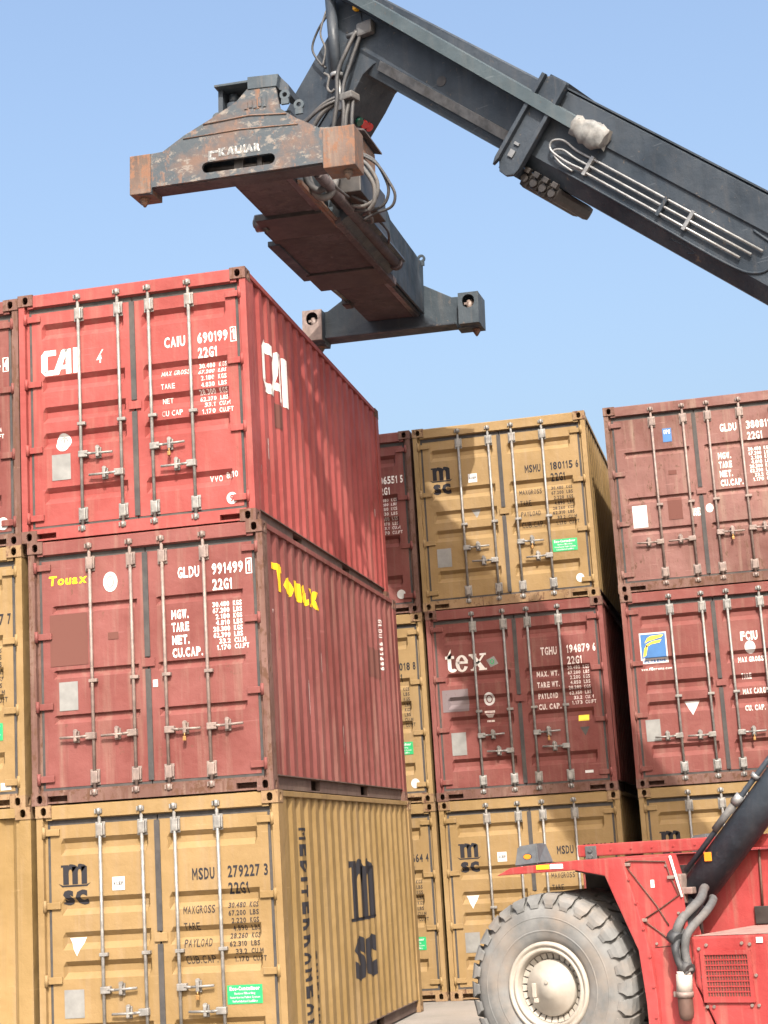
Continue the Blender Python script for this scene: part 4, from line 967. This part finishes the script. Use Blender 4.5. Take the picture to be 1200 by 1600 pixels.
def eye(x, y, z, ax='y'):
    mb = MB(); n = 16; out = [(x+.055*math.cos(2*math.pi*i/n), z+.055*math.sin(2*math.pi*i/n)) for i in range(n)]
    hol = [(x+.026*math.cos(2*math.pi*i/n), z+.026*math.sin(2*math.pi*i/n)) for i in range(n)]
    mb.plate(out, [hol], 'y', y, y+.03); mb.box(x-.04, x+.04, y+.001, y+.029, z-.10, z-.045); part('lifting_eye', mb, M['slate'], sp)
eye(-.27, -2.92, .43); eye(.605, -2.9, .45); eye(.47, -2.94, .56); eye(.455, 2.58, .66)
# telescopic beams and main body
for a, b_, x0, x1 in ((-2.70, -1.2, -.31, .37), (1.0, 2.70, -.33, .40)):
    bm_ = part('extension_beam', MB().box(x0, x1, a, b_, -.09, .46, .015), M['slate'], sp)
    part('beam_underside', MB().box(x0+.01, x1-.01, a+.02, b_-.02, -.097, -.0905), M['under2'], bm_)
    part('wear_rail', MB().box(x1-.085, x1-.02, a+.05, b_-.05, -.115, -.0975), M['steel'], bm_)
body = part('main_body', MB().box(-.47, .47, -1.05, 1.05, -.11, .52, .015), M['slate'], sp)
part('body_underside', MB().box(-.46, .50, -1.0, .95, -.125, -.1115), M['under2'], body)
part('body_shade_plate', MB().box(-.42, .42, -1.42, -.78, -.142, -.07, .006), M['grease'], body)  # cross plates widened and blackened to paint in the shade of underside recesses
part('body_shade_plate', MB().box(-.47, .44, .50, 1.10, -.155, -.1255, .006), M['grease'], body)  # second dark plate, likewise put in for a shaded recess
part('body_edge', MB().box(-.56, -.42, -.62, .70, -.145, -.08, .01), M['boom'], body)
part('slide_bar', MB().box(.42, .50, -1.15, 1.12, -.19, -.10, .01), M['under2'], body)
mb = MB(); mb.cyl((-.50, -1.15, -.06), (-.36, -1.15, -.06), .10, n=20); mb.cyl((-.53, -1.15, -.06), (-.50, -1.15, -.06), .05, n=10); part('guide_roller', mb, M['steel'], sp)
ec = part('extension_cylinder', MB().cyl((.60, -2.30, -.05), (.62, .62, -.06), .062, n=18), M['under2'], sp)
part('cylinder_rod', MB().cyl((.60, -2.30, -.05), (.595, -2.70, -.045), .035, n=12), M['steel'], ec)
part('cylinder_head', MB().cyl((.62, .62, -.06), (.62, .70, -.06), .085, n=18), M['under2'], ec)
part('cylinder_shelf', MB().prism([(.47, .03), (.70, .03), (.72, -.02), (.49, -.16)], 'y', -1.15, .75), M['boom'], sp)
part('drive_chain', MB().box(.375, .42, -2.3, -.95, -.15, -.10, .006), M['rusty'], sp)
mb = MB(); mb.cyl((.43, -1.9, -.13), (.44, -1.0, -.13), .02); part('chain_rod', mb, M['rusty'], sp)
mb = MB(); mb.cyl((-.36, 1.05, -.10), (-.33, 1.75, -.09), .028); part('latch_rod', mb, M['steel'], sp)
part('latch_block', MB().box(-.40, -.29, 1.72, 1.92, -.15, -.03, .02), M['grease'], sp)
# far end frame, its inner face towards the camera
FF = [(-1.21, -.31), (-.95, -.325), (-.94, -.265), (.87, -.255), (.88, -.31), (1.21, -.31), (1.21, .11), (.82, .125), (.45, .33), (-.45, .33), (-.66, .28), (-.90, .125), (-1.21, .11)]
ff = part('end_frame', MB().prism(FF, 'y', 2.72, 2.98, .01), M['slate'], sp)
part('frame_lip', MB().box(-.93, .86, 2.66, 2.72, -.268, -.235, .006), M['boom'], ff)
part('frame_recess', MB().prism([(-.62, -.225), (.62, -.225), (.45, -.10), (-.42, -.10)], 'y', 2.705, 2.7195), M['boom'], ff)
for s in (-1, 1):
    x = s*1.075
    part('twistlock_housing', MB().plate(rect(x-.135, x+.135, -.305, .115), [oval(x, -.005, .165, .185)], 'y', 2.56, 2.59), M['slate'] if s > 0 else M['zincp'], ff)
    mb = MB(); mb.box(x-.135, x-.10, 2.59, 2.72, -.30, .11); mb.box(x+.10, x+.135, 2.59, 2.72, -.30, .11); mb.box(x-.10, x+.10, 2.59, 2.72, .09, .11); mb.box(x-.10, x+.10, 2.59, 2.72, -.30, -.12); part('housing_walls', mb, M['slate'], ff)
    mb = MB(); mb.cyl((x, 2.66, -.12), (x, 2.66, .03), .045, n=12); mb.box(x-.07, x+.07, 2.63, 2.69, -.03, .0); part('lock_shaft', mb, M['zincp'], ff)
    mb = MB(); mb.cyl((x+.04, 2.84, -.31), (x+.04, 2.84, -.35), .05, n=12); mb.cyl((x+.04, 2.84, -.35), (x+.04, 2.84, -.41), .05, .012, n=12); part('twistlock', mb, M['rusty'], ff)
# tall side plates and sideshift frame over the body
part('body_side_plate', MB().prism([(-1.0, .0), (1.0, .0), (1.0, .44), (.7, .62), (-.9, .62)], 'x', .50, .53), M['slate'], sp)
part('beam_side_plate', MB().prism([(1.06, -.085), (2.66, -.085), (2.66, .58), (2.3, .62), (1.06, .66)], 'x', .43, .46, .004), M['slate'], sp)
part('sideshift_frame', MB().box(-.42, .42, -.75, .95, .525, .70, .02), M['boom'], sp)
# valve cabinet and hoses on the right hand side
cabn = part('valve_cabinet', MB().box(.60, .86, -1.55, -1.0, .25, .66, .01), M['boom'], sp)
part('cabinet_roof', MB().prism([(.55, .70), (.82, .69), (.93, .66), (.93, .64), (.82, .667), (.55, .677)], 'y', -1.65, -.95), M['under2'], cabn)
part('cabinet_door', MB().box(.862, .875, -1.5, -1.05, .40, .60), M['rusty'], cabn)
part('cabinet_shelf', MB().box(.46, .86, -1.6, -.6, -.02, .30, .01), M['grease'], cabn)
for i in range(6):
    part('valve_block', MB().box(.62+.045*i, .652+.045*i, -1.70, -1.58, .40-.012*i, .50-.012*i, .006), M['zinc'], cabn)
random.seed(5)
for st, r, mt in (
    ([(.66, -1.75, .42), (.66, -1.8, .15), (.62, -1.85, -.08), (.54, -1.9, -.17), (.45, -1.95, -.12), (.40, -2.05, .05)], .040, 'hosel'),
    ([(.40, -2.1, .10), (.42, -2.05, -.05), (.50, -2.0, -.12), (.58, -2.0, -.10)], .038, 'hose'),
    ([(.85, -1.6, .42), (1.0, -1.55, .33), (1.10, -1.5, .15), (1.13, -1.45, -.0), (1.06, -1.4, -.13), (.9, -1.35, -.16), (.7, -1.3, -.12)], .017, 'hose'),
    ([(.86, -1.6, .40), (1.03, -1.55, .28), (1.15, -1.5, .08), (1.20, -1.45, -.06), (1.14, -1.4, -.17), (.95, -1.35, -.20), (.8, -1.3, -.24)], .016, 'hose'),
    ([(.80, -1.62, .38), (.94, -1.6, .26), (1.03, -1.55, .08), (1.0, -1.5, -.08), (.86, -1.45, -.14), (.7, -1.4, -.10)], .022, 'hosel'),
    ([(.78, -1.62, .36), (.90, -1.6, .22), (.99, -1.55, .05), (.98, -1.5, -.12), (.90, -1.45, -.20)], .024, 'hosel'),
    ([(.62, -1.65, .46), (.53, -1.72, .44), (.50, -1.76, .30), (.51, -1.78, .10)], .016, 'hosel'),
    ([(.72, -1.5, -.02), (.80, -1.45, -.06), (.88, -1.3, -.10), (.74, -1.1, -.10)], .018, 'hose'),
    ([(.70, -1.2, .0), (.80, -1.1, -.08), (.78, -.9, -.12), (.66, -.8, -.05)], .016, 'hosel'),
    ([(.62, -1.9, .30), (.60, -1.9, .10), (.66, -1.9, -.05), (.72, -1.6, -.08)], .016, 'hose'),
    ([(.74, -.6, .05), (.82, -.4, -.05), (.75, -.1, -.08), (.68, .1, .0)], .015, 'hose')):
    part('hydraulic_hose', MB().tube(spline(st, 7), r, 8), M[mt], sp)
for q in ((.66, -1.3, -.02), (.70, -1.0, .02), (.64, -.7, .04)): part('pipe_fitting', MB().box(q[0], q[0]+.06, q[1], q[1]+.14, q[2], q[2]+.05, .008), M['zinc'], sp)
part('service_tray', MB().prism([(-.95, -.06), (.75, -.06), (.75, .10), (.2, .34), (-.95, .34)], 'x', .54, .62), M['grease'], sp)

for o in bpy.data.objects:
    if o.name.split('.')[0] in ('weight_table', 'weight_heading', 'sticker_print', 'side_lettering', 'side_number', 'chalk_mark'): o['kind'] = 'stuff'
